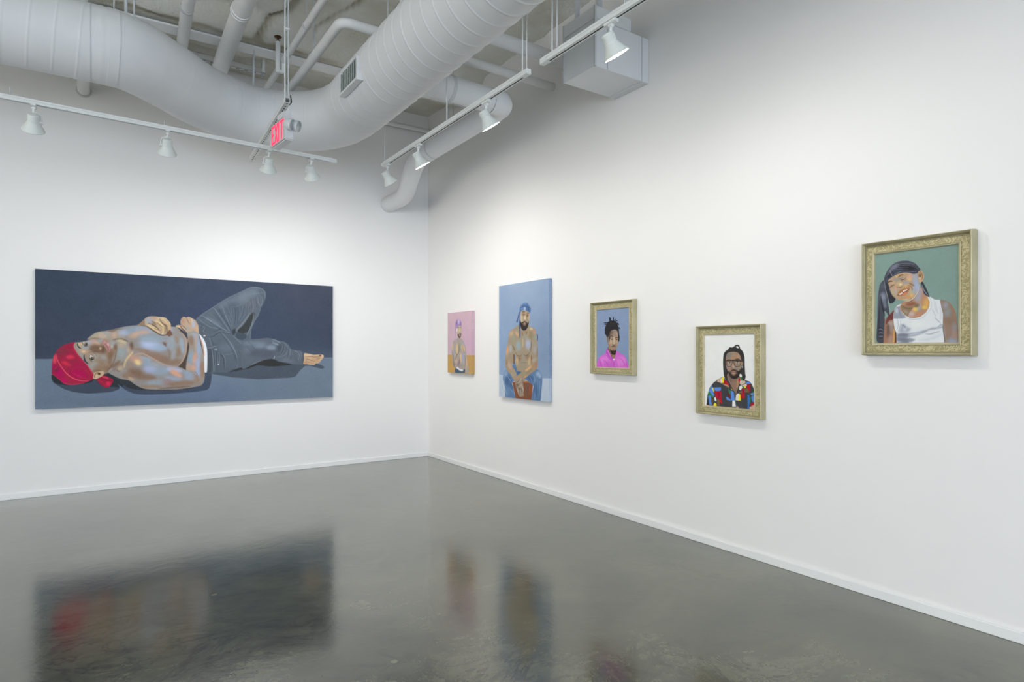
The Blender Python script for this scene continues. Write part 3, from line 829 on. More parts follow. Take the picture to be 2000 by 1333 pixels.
    def grain(self, amt, s=1.2):
        g = gblur(self.rs.randn(self.H, self.W), s); g /= g.std(); self.img += (g*amt/255)[..., None]
        g = gblur(self.rs.randn(self.H, self.W), s*9); g /= g.std(); self.img += (g*amt*0.8/255)[..., None]
    def sample(self, nx, ny):
        """RGB at an nx x ny grid of vertices, top row first"""
        xs = np.clip(np.linspace(0, self.W, nx)-0.5, 0, self.W-1); ys = np.clip(np.linspace(0, self.H, ny)-0.5, 0, self.H-1)
        xi = np.floor(xs).astype(int); yi = np.floor(ys).astype(int); xj = np.minimum(xi+1, self.W-1); yj = np.minimum(yi+1, self.H-1)
        fx = (xs-xi)[None, :, None]; fy = (ys-yi)[:, None, None]; I = self.img
        return (I[yi][:, xi]*(1-fx)+I[yi][:, xj]*fx)*(1-fy)+(I[yj][:, xi]*(1-fx)+I[yj][:, xj]*fx)*fy
def paint_mat(name):
    m = bpy.data.materials.new(name); m.use_nodes = True; nt = m.node_tree; b = nt.nodes['Principled BSDF']
    at = nt.nodes.new('ShaderNodeAttribute'); at.attribute_name = 'pigment'
    nt.links.new(at.outputs['Color'], b.inputs['Base Color'])
    b.inputs['Roughness'].default_value = 0.6; b.inputs['Specular IOR Level'].default_value = 0.12
    tc = nt.nodes.new('ShaderNodeTexCoord'); n = nt.nodes.new('ShaderNodeTexNoise'); n.inputs['Scale'].default_value = 220; n.inputs['Detail'].default_value = 3
    nt.links.new(tc.outputs['Object'], n.inputs['Vector'])
    bp = nt.nodes.new('ShaderNodeBump'); bp.inputs['Strength'].default_value = 0.12; bp.inputs['Distance'].default_value = 0.0006
    nt.links.new(n.outputs['Fac'], bp.inputs['Height']); nt.links.new(bp.outputs['Normal'], b.inputs['Normal'])
    return m
M['paint'] = paint_mat('oil_paint')
GAIN = 1.0
def canvas_mesh(name, P, origin, ex, ey, w, h, depth, en, edge=True, gain=None):
    """canvas: origin = top-left of the front face, ex to the right, ey down, en = out of the wall"""
    gain = gain or GAIN
    nx, ny = P.W+1, P.H+1
    rgb = P.sample(nx, ny)
    O = np.array(origin); EX = np.array(ex); EY = np.array(ey)
    us = np.linspace(0, 1, nx); vs_ = np.linspace(0, 1, ny)
    V = O[None, None]+us[None, :, None]*EX*w+vs_[:, None, None]*EY*h
    V = V.reshape(-1, 3); C3 = rgb.reshape(-1, 3)
    idx = np.arange(nx*ny).reshape(ny, nx)
    F = np.stack([idx[:-1, :-1], idx[1:, :-1], idx[1:, 1:], idx[:-1, 1:]], -1).reshape(-1, 4)
    if edge:
        loop = np.concatenate([idx[0, :], idx[1:, -1], idx[-1, -2::-1], idx[-2:0:-1, 0]])
        # the painted edge wraps round the stretcher
        back = V[loop]-np.array(en)*depth; n0 = len(V)
        front2 = V[loop].copy()
        V = np.concatenate([V, front2, back]); C3 = np.concatenate([C3, C3[loop], C3[loop]])
        m = len(loop); i = np.arange(m); j = (i+1) % m
        F2 = np.stack([n0+i, n0+j, n0+m+j, n0+m+i], -1)
        F = np.concatenate([F, F2])
    me = bpy.data.meshes.new(name)
    me.vertices.add(len(V)); me.vertices.foreach_set('co', V.astype(np.float32).ravel())
    me.loops.add(F.size); me.loops.foreach_set('vertex_index', F.astype(np.int32).ravel())
    me.polygons.add(len(F)); me.polygons.foreach_set('loop_start', np.arange(0, F.size, 4, dtype=np.int32))
    me.update(calc_edges=True); me.validate()
    C3 = np.clip(C3, 0, 1); lc = np.where(C3 <= 0.04045, C3/12.92, ((C3+0.055)/1.055)**2.4)*gain
    ca = me.color_attributes.new('pigment', 'FLOAT_COLOR', 'POINT')
    ca.data.foreach_set('color', np.c_[np.clip(lc, 0, 0.95), np.ones(len(lc))].astype(np.float32).ravel())
    me.materials.append(M['paint'])
    o = bpy.data.objects.new(name, me); COL.objects.link(o)
    return o
# ---- large reclining figure
QB = [(68.7, 523.2), (650, 561), (649.5, 777), (68.6, 798.8)]
def paint_reclining():
    P = Paint(1000, 466, QB, (60, 69, 86))
    c = P.crop
    # background: midnight blue, lighter blue towards the middle; slate floor
    c(0, 0, 1)
    P.blob((150, 570), 140, 70, (57, 68, 86), 0.9, soft=0.8)
    P.blob((395, 660), 110, 90, (58, 75, 112), 0.45, soft=0.8)
    P.blob((560, 640), 90, 60, (64, 76, 98), 0.5, soft=0.8)
    P.blob((620, 580), 80, 40, (68, 74, 90), 0.8, soft=0.8)
    P.fill([(60, 700), (660, 700), (660, 830), (60, 830)], (108, 123, 142), b=0.6, smooth=False)
    P.blob((330, 770), 150, 22, (98, 115, 144), 0.6, soft=0.7); P.blob((600, 740), 70, 40, (112, 126, 142), 0.7, soft=0.7)
    P.blob((110, 740), 50, 30, (104, 120, 138), 0.6, soft=0.7); P.blob((250, 785), 190, 10, (100, 114, 132), 0.6, soft=0.6)
    # painted shadows on the floor
    c(90, 640, 9.52)
    P.fill([(110, 870), (120, 960), (180, 1040), (330, 1130), (520, 1190), (760, 1218), (1000, 1210), (1220, 1190), (1340, 1150), (1375, 1120), (1345, 1060), (1200, 1010), (1000, 900), (800, 900), (300, 900)], (66, 75, 90))
    c(220, 600, 7.405)
    P.fill([(-30, 1100), (80, 1112), (180, 1190), (320, 1250), (500, 1266), (800, 1258), (1050, 1240), (1250, 1220), (1400, 1170), (1420, 900), (1200, 900), (300, 1000)], (68, 77, 94))
    c(360, 510, 4.4433)
    P.fill([(-10, 1140), (100, 1128), (175, 1110), (210, 1070), (225, 960), (150, 960), (-10, 1080)], (66, 77, 95))
    P.fill([(175, 965), (260, 985), (420, 1012), (640, 1030), (920, 1018), (965, 1008), (1000, 960), (1050, 915), (1090, 915), (1180, 940), (1205, 940), (1217, 925), (1180, 905), (1120, 890), (1000, 880), (400, 900)], (76, 86, 98), smooth=False, b=1.0)
    P.fill([(400, 965), (560, 935), (640, 910), (760, 920), (930, 905), (860, 885), (780, 850), (720, 850), (600, 880), (480, 930)], (52, 54, 54), b=0.8)
    c(90, 640, 9.52)
    P.fill([(105, 880), (115, 960), (150, 1020), (300, 1052), (430, 1050), (300, 960), (150, 860)], (44, 50, 54), b=1.0)
    P.fill([(700, 1035), (830, 1015), (930, 960), (1000, 1040), (1100, 1090), (1250, 1100), (1370, 1110), (1335, 1050), (1430, 1090), (1440, 600), (1300, 740), (1080, 830), (980, 940), (880, 930)], (46, 52, 58), b=0.8)
    c(220, 600, 7.405)
    P.fill([(0, 990), (60, 1040), (180, 1140), (320, 1190), (700, 1205), (1000, 1190), (1180, 1160), (700, 1100), (200, 950)], (52, 57, 62), b=0.9)
    # ---------------- body
    skin = (144, 138, 134)
    dark = (112, 92, 80); mid = (148, 124, 106); blue = (140, 160, 182); lav = (164, 178, 208); peach = (204, 160, 138); yel = (222, 196, 138); teal = (128, 148, 154)
    body = [(-100, 340), (0, 318), (180, 278), (360, 260), (470, 275), (560, 290), (700, 285), (850, 283), (920, 290), (980, 330), (1050, 400), (1100, 470), (1108, 560), (1090, 660), (1070, 760), (1060, 860), (1080, 905),
            (1180, 950), (1260, 900), (1330, 900), (1332, 1050), (1290, 1130), (1180, 1160), (1000, 1185), (860, 1195), (640, 1195), (480, 1185), (380, 1150), (300, 1100), (240, 1060), (120, 1035), (20, 990), (-60, 940), (-160, 700), (-160, 420)]
    P.fill(body, skin)
    P.clip = P.mask(body)
    P.blob((20, 330), 130, 40, dark, 0.6); P.blob((-90, 420), 130, 60, (150, 152, 152), 0.8); P.blob((80, 395), 110, 50, (172, 160, 140), 0.6)
    P.blob((180, 360), 90, 45, lav, 0.75); P.blob((300, 330), 110, 50, (138, 156, 172), 0.8); P.blob((430, 310), 110, 40, (150, 162, 180), 0.7)
    P.blob((420, 375), 150, 38, (196, 160, 142), 0.8, ang=-8); P.blob((300, 420), 80, 30, (192, 162, 136), 0.6)
    P.blob((620, 330), 120, 50, (150, 166, 186), 0.7); P.blob((560, 430), 200, 50, (138, 156, 168), 0.7); P.blob((800, 330), 80, 50, (152, 164, 184), 0.8)
    P.line([(20, 470), (100, 452), (170, 470), (230, 495)], 22, (98, 80, 70), 0.9, b=2); P.blob((130, 500), 80, 36, (196, 184, 146), 0.85, ang=18); P.blob((100, 560), 50, 36, (190, 158, 136), 0.6)
    P.blob((550, 540), 160, 85, lav, 0.95, ang=10); P.blob((520, 530), 70, 36, (176, 186, 216), 0.8); P.blob((700, 590), 90, 50, (150, 168, 192), 0.8)
    P.blob((600, 480), 180, 34, (144, 158, 172), 0.6); P.blob((420, 620), 120, 26, (146, 124, 108), 0.7, ang=10)
    P.blob((620, 720), 190, 60, (140, 114, 98), 0.9, ang=16); P.blob((760, 780), 90, 60, (134, 110, 94), 0.9); P.blob((900, 800), 100, 46, (138, 114, 96), 0.9, ang=-10)
    P.blob((850, 520), 70, 120, (148, 160, 172), 0.7); P.blob((760, 530), 26, 20, (120, 92, 80), 0.9, ang=40); P.line([(730, 510), (765, 545), (780, 575)], 12, (110, 84, 74), 0.8, b=1.2)
    P.blob((930, 470), 26, 60, (146, 128, 112), 0.7, ang=-20); P.blob((960, 640), 40, 90, (138, 116, 98), 0.85, ang=24); P.blob((1010, 560), 34, 120, (150, 166, 182), 0.75, ang=-8)
    P.line([(1010, 380), (1060, 470), (1070, 560), (1060, 660), (1020, 770), (960, 850)], 14, (200, 158, 130), 0.8, b=1.6); P.blob((880, 690), 36, 80, (152, 160, 166), 0.6, ang=20)
    P.line([(800, 600), (830, 660), (830, 760)], 30, (126, 102, 86), 0.55, b=4)
    P.blob((275, 560), 26, 60, (106, 84, 72), 0.85); P.blob((220, 620), 50, 60, (192, 160, 138), 0.7); P.line([(300, 640), (250, 700), (190, 770), (170, 880)], 34, (214, 188, 140), 0.85, b=3)
    P.blob((140, 620), 60, 90, (146, 160, 168), 0.8, ang=20); P.blob((60, 700), 60, 90, (150, 156, 158), 0.7, ang=25); P.blob((60, 830), 120, 50, (120, 94, 76), 0.8, ang=-35)
    # shoulder + arm
    P.line([(250, 730), (340, 680), (440, 672), (540, 720), (680, 800), (800, 850), (940, 870)], 20, (188, 158, 138), 0.8, b=3)
    P.blob((360, 760), 120, 60, (192, 150, 130), 0.85, ang=16); P.blob((370, 800), 52, 34, (228, 202, 146), 0.95, ang=30); P.blob((500, 800), 70, 70, (134, 158, 178), 0.85); P.blob((560, 900), 120, 60, (158, 168, 200), 0.85, ang=4)
    P.blob((480, 740), 90, 26, (156, 166, 178), 0.6, ang=14); P.blob((640, 830), 120, 40, (156, 164, 168), 0.6, ang=16)
    P.blob((250, 860), 60, 60, (150, 130, 114), 0.7); P.blob((110, 880), 46, 40, (186, 164, 138), 0.75, ang=-40); P.line([(60, 900), (90, 925), (120, 915)], 12, (104, 80, 68), 0.8, b=2)
    P.blob((340, 950), 120, 60, (126, 100, 84), 0.85, ang=14); P.blob((480, 1010), 160, 44, (130, 106, 90), 0.8, ang=6); P.blob((230, 990), 90, 40, (138, 110, 92), 0.8); P.blob((270, 1035), 50, 20, (188, 160, 130), 0.8, ang=28)
    P.blob((700, 940), 110, 54, (144, 158, 172), 0.8); P.blob((760, 900), 80, 44, (142, 158, 176), 0.7); P.blob((900, 910), 120, 36, (168, 176, 208), 0.85, ang=10); P.blob((920, 960), 100, 38, (206, 158, 132), 0.95, ang=32)
    P.blob((880, 1030), 130, 30, (150, 164, 190), 0.7, ang=8); P.blob((1100, 960), 80, 50, (142, 160, 178), 0.85, ang=14); P.blob((1130, 1020), 90, 36, (148, 162, 184), 0.7); P.blob((640, 1090), 150, 40, (146, 156, 166), 0.85, ang=-3)
    P.blob((790, 1090), 70, 50, (150, 126, 126), 0.7); P.blob((560, 1150), 160, 24, (148, 124, 106), 0.7); P.blob((1000, 1110), 200, 34, (138, 114, 96), 0.85, ang=-4); P.blob((1240, 1020), 60, 90, (150, 124, 104), 0.8)
    P.blob((900, 1165), 240, 14, (118, 98, 84), 0.7, ang=-4); P.blob((1310, 1040), 16, 70, (132, 142, 140), 0.7)
    P.clip = None
    # gap between belly and forearm
    P.fill([(980, 320), (1030, 370), (1085, 430), (1090, 470), (1040, 400), (985, 350)], (74, 62, 56), b=0.8)
    P.fill([(1105, 480), (1112, 560), (1100, 680), (1070, 790), (1065, 905), (1010, 880), (960, 862), (1020, 790), (1070, 680), (1085, 560)], (78, 68, 60), b=0.9)
    # forearm
    fa = [(1085, 400), (1080, 350), (1120, 330), (1200, 340), (1250, 380), (1258, 440), (1280, 540), (1310, 640), (1335, 760), (1338, 900), (1325, 1040), (1290, 1110), (1230, 1000), (1180, 955), (1070, 905), (1075, 800), (1100, 660), (1112, 560), (1095, 480)]
    P.fill(fa, (150, 140, 130), b=0.5); P.clip = P.mask(fa)
    P.blob((1140, 400), 50, 40, (150, 150, 140), 0.8); P.blob((1200, 430), 60, 60, (152, 166, 192), 0.8); P.blob((1140, 480), 36, 70, (138, 114, 96), 0.85); P.blob((1210, 520), 20, 130, (184, 152, 130), 0.7)
    P.blob((1250, 600), 36, 150, (148, 164, 188), 0.9); P.blob((1140, 740), 44, 110, (134, 158, 178), 0.9); P.blob((1190, 740), 30, 90, (198, 152, 128), 0.9, ang=8); P.blob((1100, 860), 30, 60, (186, 158, 142), 0.7)
    P.blob((1240, 860), 40, 130, (158, 172, 206), 0.85); P.blob((1300, 900), 32, 120, (150, 118, 96), 0.85); P.blob((1170, 880), 40, 50, (204, 158, 136), 0.8); P.blob((1230, 960), 40, 50, (150, 162, 190), 0.8)
    P.line([(1190, 930), (1225, 975), (1240, 1020)], 7, (110, 84, 70), 0.8, b=1)
    P.clip = None
    P.line([(1262, 440), (1290, 560), (1325, 700)], 9, (60, 50, 46), 0.9, b=0.8)
    # left hand over the chest
    P.fill([(355, 262), (410, 220), (470, 165), (500, 150), (510, 200), (500, 270), (420, 262)], (142, 118, 98))
    hand = [(470, 170), (520, 135), (600, 130), (680, 140), (760, 148), (800, 185), (840, 230), (850, 290), (842, 330), (800, 370), (760, 392), (700, 395), (660, 390), (600, 340), (530, 300), (480, 262), (468, 215)]
    P.fill(hand, (180, 158, 132)); P.clip = P.mask(hand)
    P.blob((540, 190), 60, 44, (154, 166, 184), 0.85); P.blob((600, 160), 60, 20, (186, 150, 130), 0.7); P.blob((700, 160), 60, 20, (200, 180, 142), 0.7)
    P.line([(500, 250), (560, 290), (630, 330), (670, 370)], 44, (206, 184, 144), 0.9, b=3); P.line([(520, 228), (590, 262), (650, 300), (690, 350)], 10, (74, 58, 48), 0.95, b=1.2)
    P.line([(620, 190), (680, 240), (735, 290), (735, 380)], 30, (210, 184, 140), 0.85, b=2.5); P.line([(680, 165), (720, 225), (775, 280), (770, 370)], 10, (86, 66, 54), 0.9, b=1.3)
    P.line([(720, 165), (770, 220), (820, 260), (830, 320)], 30, (198, 168, 132), 0.8, b=2.5); P.line([(752, 280), (755, 380)], 12, (84, 64, 52), 0.85, b=1.4); P.line([(700, 290), (705, 390)], 8, (90, 70, 58), 0.8, b=1)
    P.blob((660, 360), 24, 30, (206, 176, 140), 0.9); P.blob((725, 385), 14, 8, (222, 206, 170), 0.8); P.blob((600, 250), 40, 20, (110, 90, 74), 0.6, ang=30)
    P.clip = None
    P.line([(480, 265), (560, 312), (640, 370), (720, 408), (800, 400)], 12, (86, 66, 56), 0.9, b=1.4)
    P.fill([(770, 400), (830, 330), (850, 350), (872, 405), (850, 408), (830, 428), (800, 410)], (112, 84, 70), b=1.0)
    for q in ([(560, 200), (600, 215), (640, 250)], [(640, 215), (690, 260), (730, 290)], [(735, 240), (775, 262), (800, 290)], [(790, 290), (800, 340), (790, 375)], [(500, 285), (560, 325), (640, 375)], [(600, 300), (650, 325), (690, 340)], [(625, 340), (640, 365), (660, 390)]):
        P.line(q, 8, (96, 74, 60), 0.8, b=1.2)
    for q in ([(640, 180), (700, 240), (740, 275)], [(700, 150), (760, 190), (800, 240)], [(760, 155), (810, 200), (838, 260)], [(540, 240), (600, 285), (650, 320)]):
        P.line(q, 9, (226, 206, 164), 0.7, b=1.2)
    # right hand on the hip
    hand = [(918, 270), (960, 255), (990, 262), (985, 215), (1000, 165), (1030, 140), (1070, 150), (1110, 140), (1160, 165), (1200, 190), (1240, 215), (1246, 260), (1258, 360), (1250, 385), (1200, 350), (1120, 355), (1080, 372), (1030, 345), (960, 300), (925, 292)]
    P.fill(hand, (182, 156, 134)); P.clip = P.mask(hand)
    P.blob((1020, 200), 30, 50, (170, 138, 116), 0.7); P.line([(1070, 150), (1090, 200), (1120, 250)], 10, (128, 98, 80), 0.7, b=1.6); P.line([(1140, 160), (1165, 230), (1170, 300)], 26, (214, 190, 146), 0.7, b=3)
    P.blob((1175, 250), 22, 60, (164, 172, 200), 0.8); P.blob((1080, 310), 40, 30, (150, 160, 158), 0.7); P.line([(925, 280), (980, 290), (1050, 330)], 14, (216, 190, 148), 0.85, b=2); P.blob((1225, 330), 20, 60, (204, 168, 130), 0.7)
    P.line([(1000, 262), (1040, 290), (1075, 330)], 12, (112, 88, 72), 0.7, b=2); P.line([(985, 270), (1000, 300), (1060, 360), (1085, 400)], 12, (76, 60, 52), 0.9, b=1.4)
    P.clip = None
    # ---------------- head
    c(90, 640, 9.52)
    head = [(500, 300), (530, 268), (600, 268), (700, 250), (850, 215), (980, 200), (1100, 205), (1200, 222), (1290, 262), (1318, 330), (1314, 420), (1296, 520), (1275, 620), (1200, 740), (1130, 820), (1080, 860), (880, 900), (860, 880), (760, 660), (600, 500), (480, 360)]
    nk = [(770, 215), (830, 150), (930, 90), (1060, 60), (1180, 70), (1240, 90), (1360, 30), (1420, 120), (1380, 210), (1200, 230), (950, 210)]
    P.fill(nk, (160, 150, 138), b=0.8); P.clip = P.mask(nk, b=4)
    P.blob((950, 130), 120, 46, (176, 164, 138), 0.7, ang=-20); P.blob((1060, 150), 80, 50, (196, 168, 150), 0.7); P.blob((1130, 100), 80, 30, (158, 164, 166), 0.8); P.blob((1270, 130), 50, 60, (196, 160, 138), 0.8)
    P.blob((1400, 90), 50, 60, lav, 0.8); P.line([(790, 200), (900, 188), (1010, 200)], 12, (112, 84, 66), 0.8, b=1.6); P.line([(1230, 235), (1320, 210), (1430, 210)], 22, (98, 78, 68), 0.8, b=2)
    P.clip = None
    P.fill([(1180, 240), (1300, 250), (1480, 330), (1500, 560), (1420, 640), (1300, 740), (1120, 850), (1040, 820)], (150, 148, 142), b=2)
    P.blob((1400, 330), 60, 60, (192, 162, 136), 0.7); P.blob((1400, 450), 70, 100, (148, 160, 166), 0.8); P.blob((1300, 680), 110, 34, (124, 98, 80), 0.8, ang=-38)
    P.fill(head, (158, 138, 120)); P.clip = P.mask(head)
    P.fill([(530, 270), (600, 270), (680, 380), (700, 480), (780, 640), (870, 720), (880, 800), (760, 680), (640, 520), (545, 360)], (150, 150, 144), b=3, a=0.9)
    P.blob((640, 300), 60, 40, (206, 184, 148), 0.8); P.blob((700, 420), 90, 50, (192, 160, 134), 0.8, ang=20); P.blob((700, 440), 30, 18, (222, 196, 158), 0.7)
    P.blob((800, 270), 70, 60, (158, 168, 180), 0.85); P.blob((880, 260), 60, 50, (190, 158, 150), 0.8); P.blob((960, 280), 50, 34, (208, 170, 144), 0.8, ang=20); P.blob((1010, 240), 70, 30, (152, 158, 162), 0.8)
    P.blob((740, 360), 80, 30, (152, 164, 184), 0.7, ang=10); P.blob((920, 370), 110, 60, (116, 90, 72), 0.85); P.blob((1060, 400), 60, 80, (106, 80, 66), 0.9); P.blob((960, 440), 90, 40, (122, 96, 78), 0.7)
    P.blob((1015, 380), 20, 26, (206, 176, 144), 0.8); P.line([(820, 380), (900, 430), (1000, 440)], 14, (88, 66, 54), 0.7, b=2.5)
    P.blob((1240, 300), 60, 60, (152, 162, 166), 0.85); P.blob((1225, 350), 26, 30, (190, 188, 172), 0.7); P.blob((1290, 360), 26, 60, (118, 92, 74), 0.8); P.blob((1210, 480), 80, 80, (130, 102, 82), 0.85)
    P.blob((1060, 560), 70, 60, (158, 160, 160), 0.85, ang=10); P.blob((1120, 620), 60, 50, (160, 158, 152), 0.8); P.blob((1050, 640), 110, 60, (142, 116, 96), 0.6); P.blob((1200, 600), 50, 110, (128, 100, 80), 0.8)
    P.blob((980, 560), 50, 60, (150, 132, 114), 0.7); P.blob((900, 700), 80, 60, (152, 158, 160), 0.85); P.blob((1000, 740), 120, 60, (144, 118, 98), 0.8); P.blob((960, 800), 90, 26, (120, 94, 76), 0.7)
    P.blob((840, 600), 80, 60, (150, 142, 130), 0.6); P.blob((930, 520), 50, 50, (164, 160, 156), 0.7); P.blob((1330, 500), 40, 120, (150, 158, 160), 0.7, ang=20); P.blob((1300, 620), 70, 90, (150, 152, 146), 0.7, ang=30)
    P.blob((1240, 740), 120, 40, (112, 86, 68), 0.85, ang=-36); P.blob((1130, 760), 60, 60, (134, 106, 84), 0.8)
    P.clip = None
    P.line([(1300, 280), (1322, 350), (1304, 470), (1280, 590), (1210, 730), (1110, 840)], 16, (104, 80, 64), 0.75, b=3)
    # lips
    P.fill([(1045, 240), (1080, 228), (1130, 250), (1180, 290), (1205, 340), (1195, 400), (1175, 455), (1130, 400), (1090, 340), (1055, 290)], (176, 128, 126), b=0.6)
    P.line([(1065, 250), (1110, 300), (1150, 370), (1172, 440)], 9, (116, 76, 74), 0.9, b=1); P.blob((1160, 310), 20, 34, (208, 168, 172), 0.8, ang=-30); P.blob((1090, 270), 16, 24, (200, 158, 152), 0.7, ang=-40)
    # brows, eyes
    P.line([(588, 280), (590, 320), (620, 362), (658, 384)], 20, (46, 44, 44), 1, b=0.7); P.line([(708, 492), (712, 560), (735, 620), (790, 670)], 24, (44, 44, 46), 1, b=0.7)
    P.fill([(680, 262), (730, 262), (775, 300), (770, 335), (735, 340), (700, 310)], (192, 186, 176), b=0.6); P.blob((744, 308), 27, 25, (52, 44, 38), 1, soft=0.2); P.blob((738, 304), 6, 5, (230, 230, 226), 1, soft=0.2)
    P.line([(678, 258), (690, 300), (735, 345), (790, 325)], 9, (66, 50, 42), 0.95, b=0.7); P.line([(700, 262), (750, 270), (785, 310)], 7, (96, 74, 64), 0.8, b=0.8)
    P.fill([(822, 500), (870, 520), (892, 570), (878, 615), (845, 605), (818, 560)], (202, 198, 188), b=0.6); P.blob((860, 572), 31, 30, (50, 44, 38), 1, soft=0.2); P.blob((860, 566), 6, 5, (236, 236, 230), 1, soft=0.2)
    P.line([(815, 505), (812, 560), (840, 612), (880, 622)], 9, (70, 54, 46), 0.95, b=0.7); P.line([(830, 492), (880, 520), (902, 575)], 7, (90, 72, 62), 0.8, b=0.8); P.line([(790, 470), (850, 440), (920, 480), (950, 540)], 8, (104, 82, 68), 0.7, b=1.6)
    # durag
    dr = [(540, 262), (440, 280), (330, 315), (230, 380), (180, 460), (140, 520), (118, 640), (112, 780), (108, 850), (160, 890), (260, 970), (350, 1040), (460, 1055), (600, 1045), (720, 1020), (830, 975), (885, 945), (888, 880), (850, 800), (740, 660), (620, 520), (540, 400), (515, 320)]
    P.fill(dr, (158, 34, 66), b=0.5); P.clip = P.mask(dr)
    P.blob((300, 430), 140, 90, (132, 46, 66), 0.9, ang=-20); P.blob((420, 340), 100, 40, (150, 32, 62), 0.8, ang=-16); P.blob((560, 700), 160, 60, (164, 26, 74), 0.8, ang=20); P.blob((450, 540), 80, 40, (214, 54, 82), 0.85); P.blob((380, 660), 100, 34, (214, 48, 74), 0.85, ang=20)
    P.blob((480, 640), 60, 60, (140, 40, 66), 0.7); P.blob((600, 860), 160, 70, (176, 14, 84), 0.9, ang=14); P.blob((250, 830), 80, 90, (172, 10, 88), 0.95); P.blob((330, 970), 60, 40, (186, 8, 92), 0.9); P.blob((160, 580), 34, 90, (222, 74, 92), 0.85)
    P.blob((160, 720), 40, 50, (158, 20, 80), 0.9); P.blob((190, 770), 60, 36, (120, 40, 62), 0.7, ang=-30)
    P.line([(183, 470), (200, 560), (260, 680), (360, 820), (480, 920), (640, 980), (800, 985)], 16, (236, 92, 110), 0.95, b=1.2)
    P.line([(530, 270), (520, 350), (590, 470), (700, 610), (800, 740), (868, 870)], 14, (232, 72, 100), 0.95, b=1.0); P.line([(505, 300), (510, 370), (570, 480), (690, 640)], 8, (196, 40, 76), 0.8, b=1.2)
    for k in range(9):
        P.line([(820, 960), (700-k*30, 960-k*28+k*k*1.6), (560-k*8, 900-k*20)], 8, (226, 66, 100) if k % 2 else (140, 18, 58), 0.5, b=1.2)
    for k in range(5):
        P.line([(850, 900), (800-k*12, 850-k*18), (700-k*18, 730-k*8)], 7, (232, 70, 96) if k % 2 else (136, 20, 56), 0.5, b=1.0)
    P.line([(115, 850), (210, 930), (340, 1025), (470, 1050), (640, 1030), (830, 970)], 12, (214, 50, 88), 0.8, b=1.2); P.line([(150, 760), (190, 740), (215, 700)], 8, (228, 70, 100), 0.7, b=1.2)
    P.clip = None
    tie = [(940, 960), (1000, 920), (1050, 880), (1150, 905), (1250, 960), (1245, 1010), (1200, 1080), (1140, 1112), (1060, 1090), (1000, 1040)]
    P.fill(tie, (150, 34, 60)); P.clip = P.mask(tie); P.line([(1040, 905), (1100, 920), (1170, 945)], 34, (206, 60, 92), 0.9, b=1.6); P.blob((1160, 1040), 40, 46, (222, 40, 90), 0.9); P.line([(960, 975), (1050, 1010), (1110, 1090)], 16, (190, 40, 76), 0.7, b=1.4)
    P.line([(1050, 950), (1120, 970)], 16, (60, 40, 50), 0.8, b=1.2); P.line([(1120, 990), (1150, 980), (1230, 1000)], 14, (110, 30, 50), 0.8, b=1.4); P.clip = None
    # ear
    ear = [(880, 940), (890, 870), (910, 830), (980, 812), (1050, 800), (1085, 830), (1070, 870), (1010, 915), (930, 952)]
    P.fill(ear, (196, 168, 138)); P.line([(905, 930), (912, 870), (960, 835), (1000, 845), (1000, 880)], 14, (112, 80, 58), 0.9, b=1.2); P.blob((990, 855), 26, 18, (60, 44, 36), 0.9); P.line([(900, 940), (960, 930), (1040, 895), (1080, 850)], 8, (226, 202, 170), 0.8, b=1)
    P.blob((940, 885), 18, 20, (206, 180, 146), 0.8)
    # ---------------- trousers
    c(370, 550, 7.0166)
    jean = (88, 98, 110)
    up = [(90, 525), (160, 458), (240, 405), (330, 350), (440, 280), (540, 220), (640, 175), (740, 130), (830, 88), (930, 85), (1000, 105), (1040, 150), (1046, 220), (1030, 290), (985, 370), (950, 470), (890, 570), (850, 680), (850, 800),
          (900, 800), (1130, 796), (1130, 1045), (1060, 1075), (880, 1120), (760, 1175), (600, 1205), (520, 1250), (380, 1250), (240, 1248), (245, 930), (215, 820), (140, 720), (125, 600)]
    P.fill(up, jean); P.clip = P.mask(up)
    P.blob((760, 220), 200, 70, (108, 119, 132), 0.8, ang=-24); P.blob((520, 300), 130, 40, (108, 120, 134), 0.6, ang=-28); P.blob((860, 330), 80, 110, (92, 98, 108), 0.7); P.blob((600, 420), 120, 160, (82, 92, 106), 0.7)
    P.blob((450, 520), 60, 160, (80, 90, 104), 0.6, ang=-30); P.blob((330, 560), 120, 34, (112, 124, 138), 0.6, ang=30); P.blob((250, 640), 110, 60, (80, 90, 102), 0.6, ang=30)
    P.fill([(880, 430), (900, 455), (860, 560), (815, 680), (740, 720), (690, 715), (660, 665), (720, 620), (790, 530), (840, 460)], (56, 60, 62), b=1.5)
    P.fill([(660, 700), (740, 720), (790, 740), (760, 800), (680, 800), (640, 760)], (68, 78, 90), b=1.2); P.fill([(590, 680), (630, 650), (640, 700), (600, 740)], (50, 56, 62), b=1.5, a=0.8)
    P.line([(840, 430), (780, 520), (720, 600), (670, 650), (640, 690)], 26, (130, 138, 146), 0.6, b=3); P.line([(890, 440), (870, 560), (820, 680), (790, 750)], 8, (136, 144, 150), 0.9, b=1)
    P.line([(985, 350), (950, 460), (890, 560), (850, 660), (830, 790)], 10, (120, 128, 138), 0.7, b=1.6)
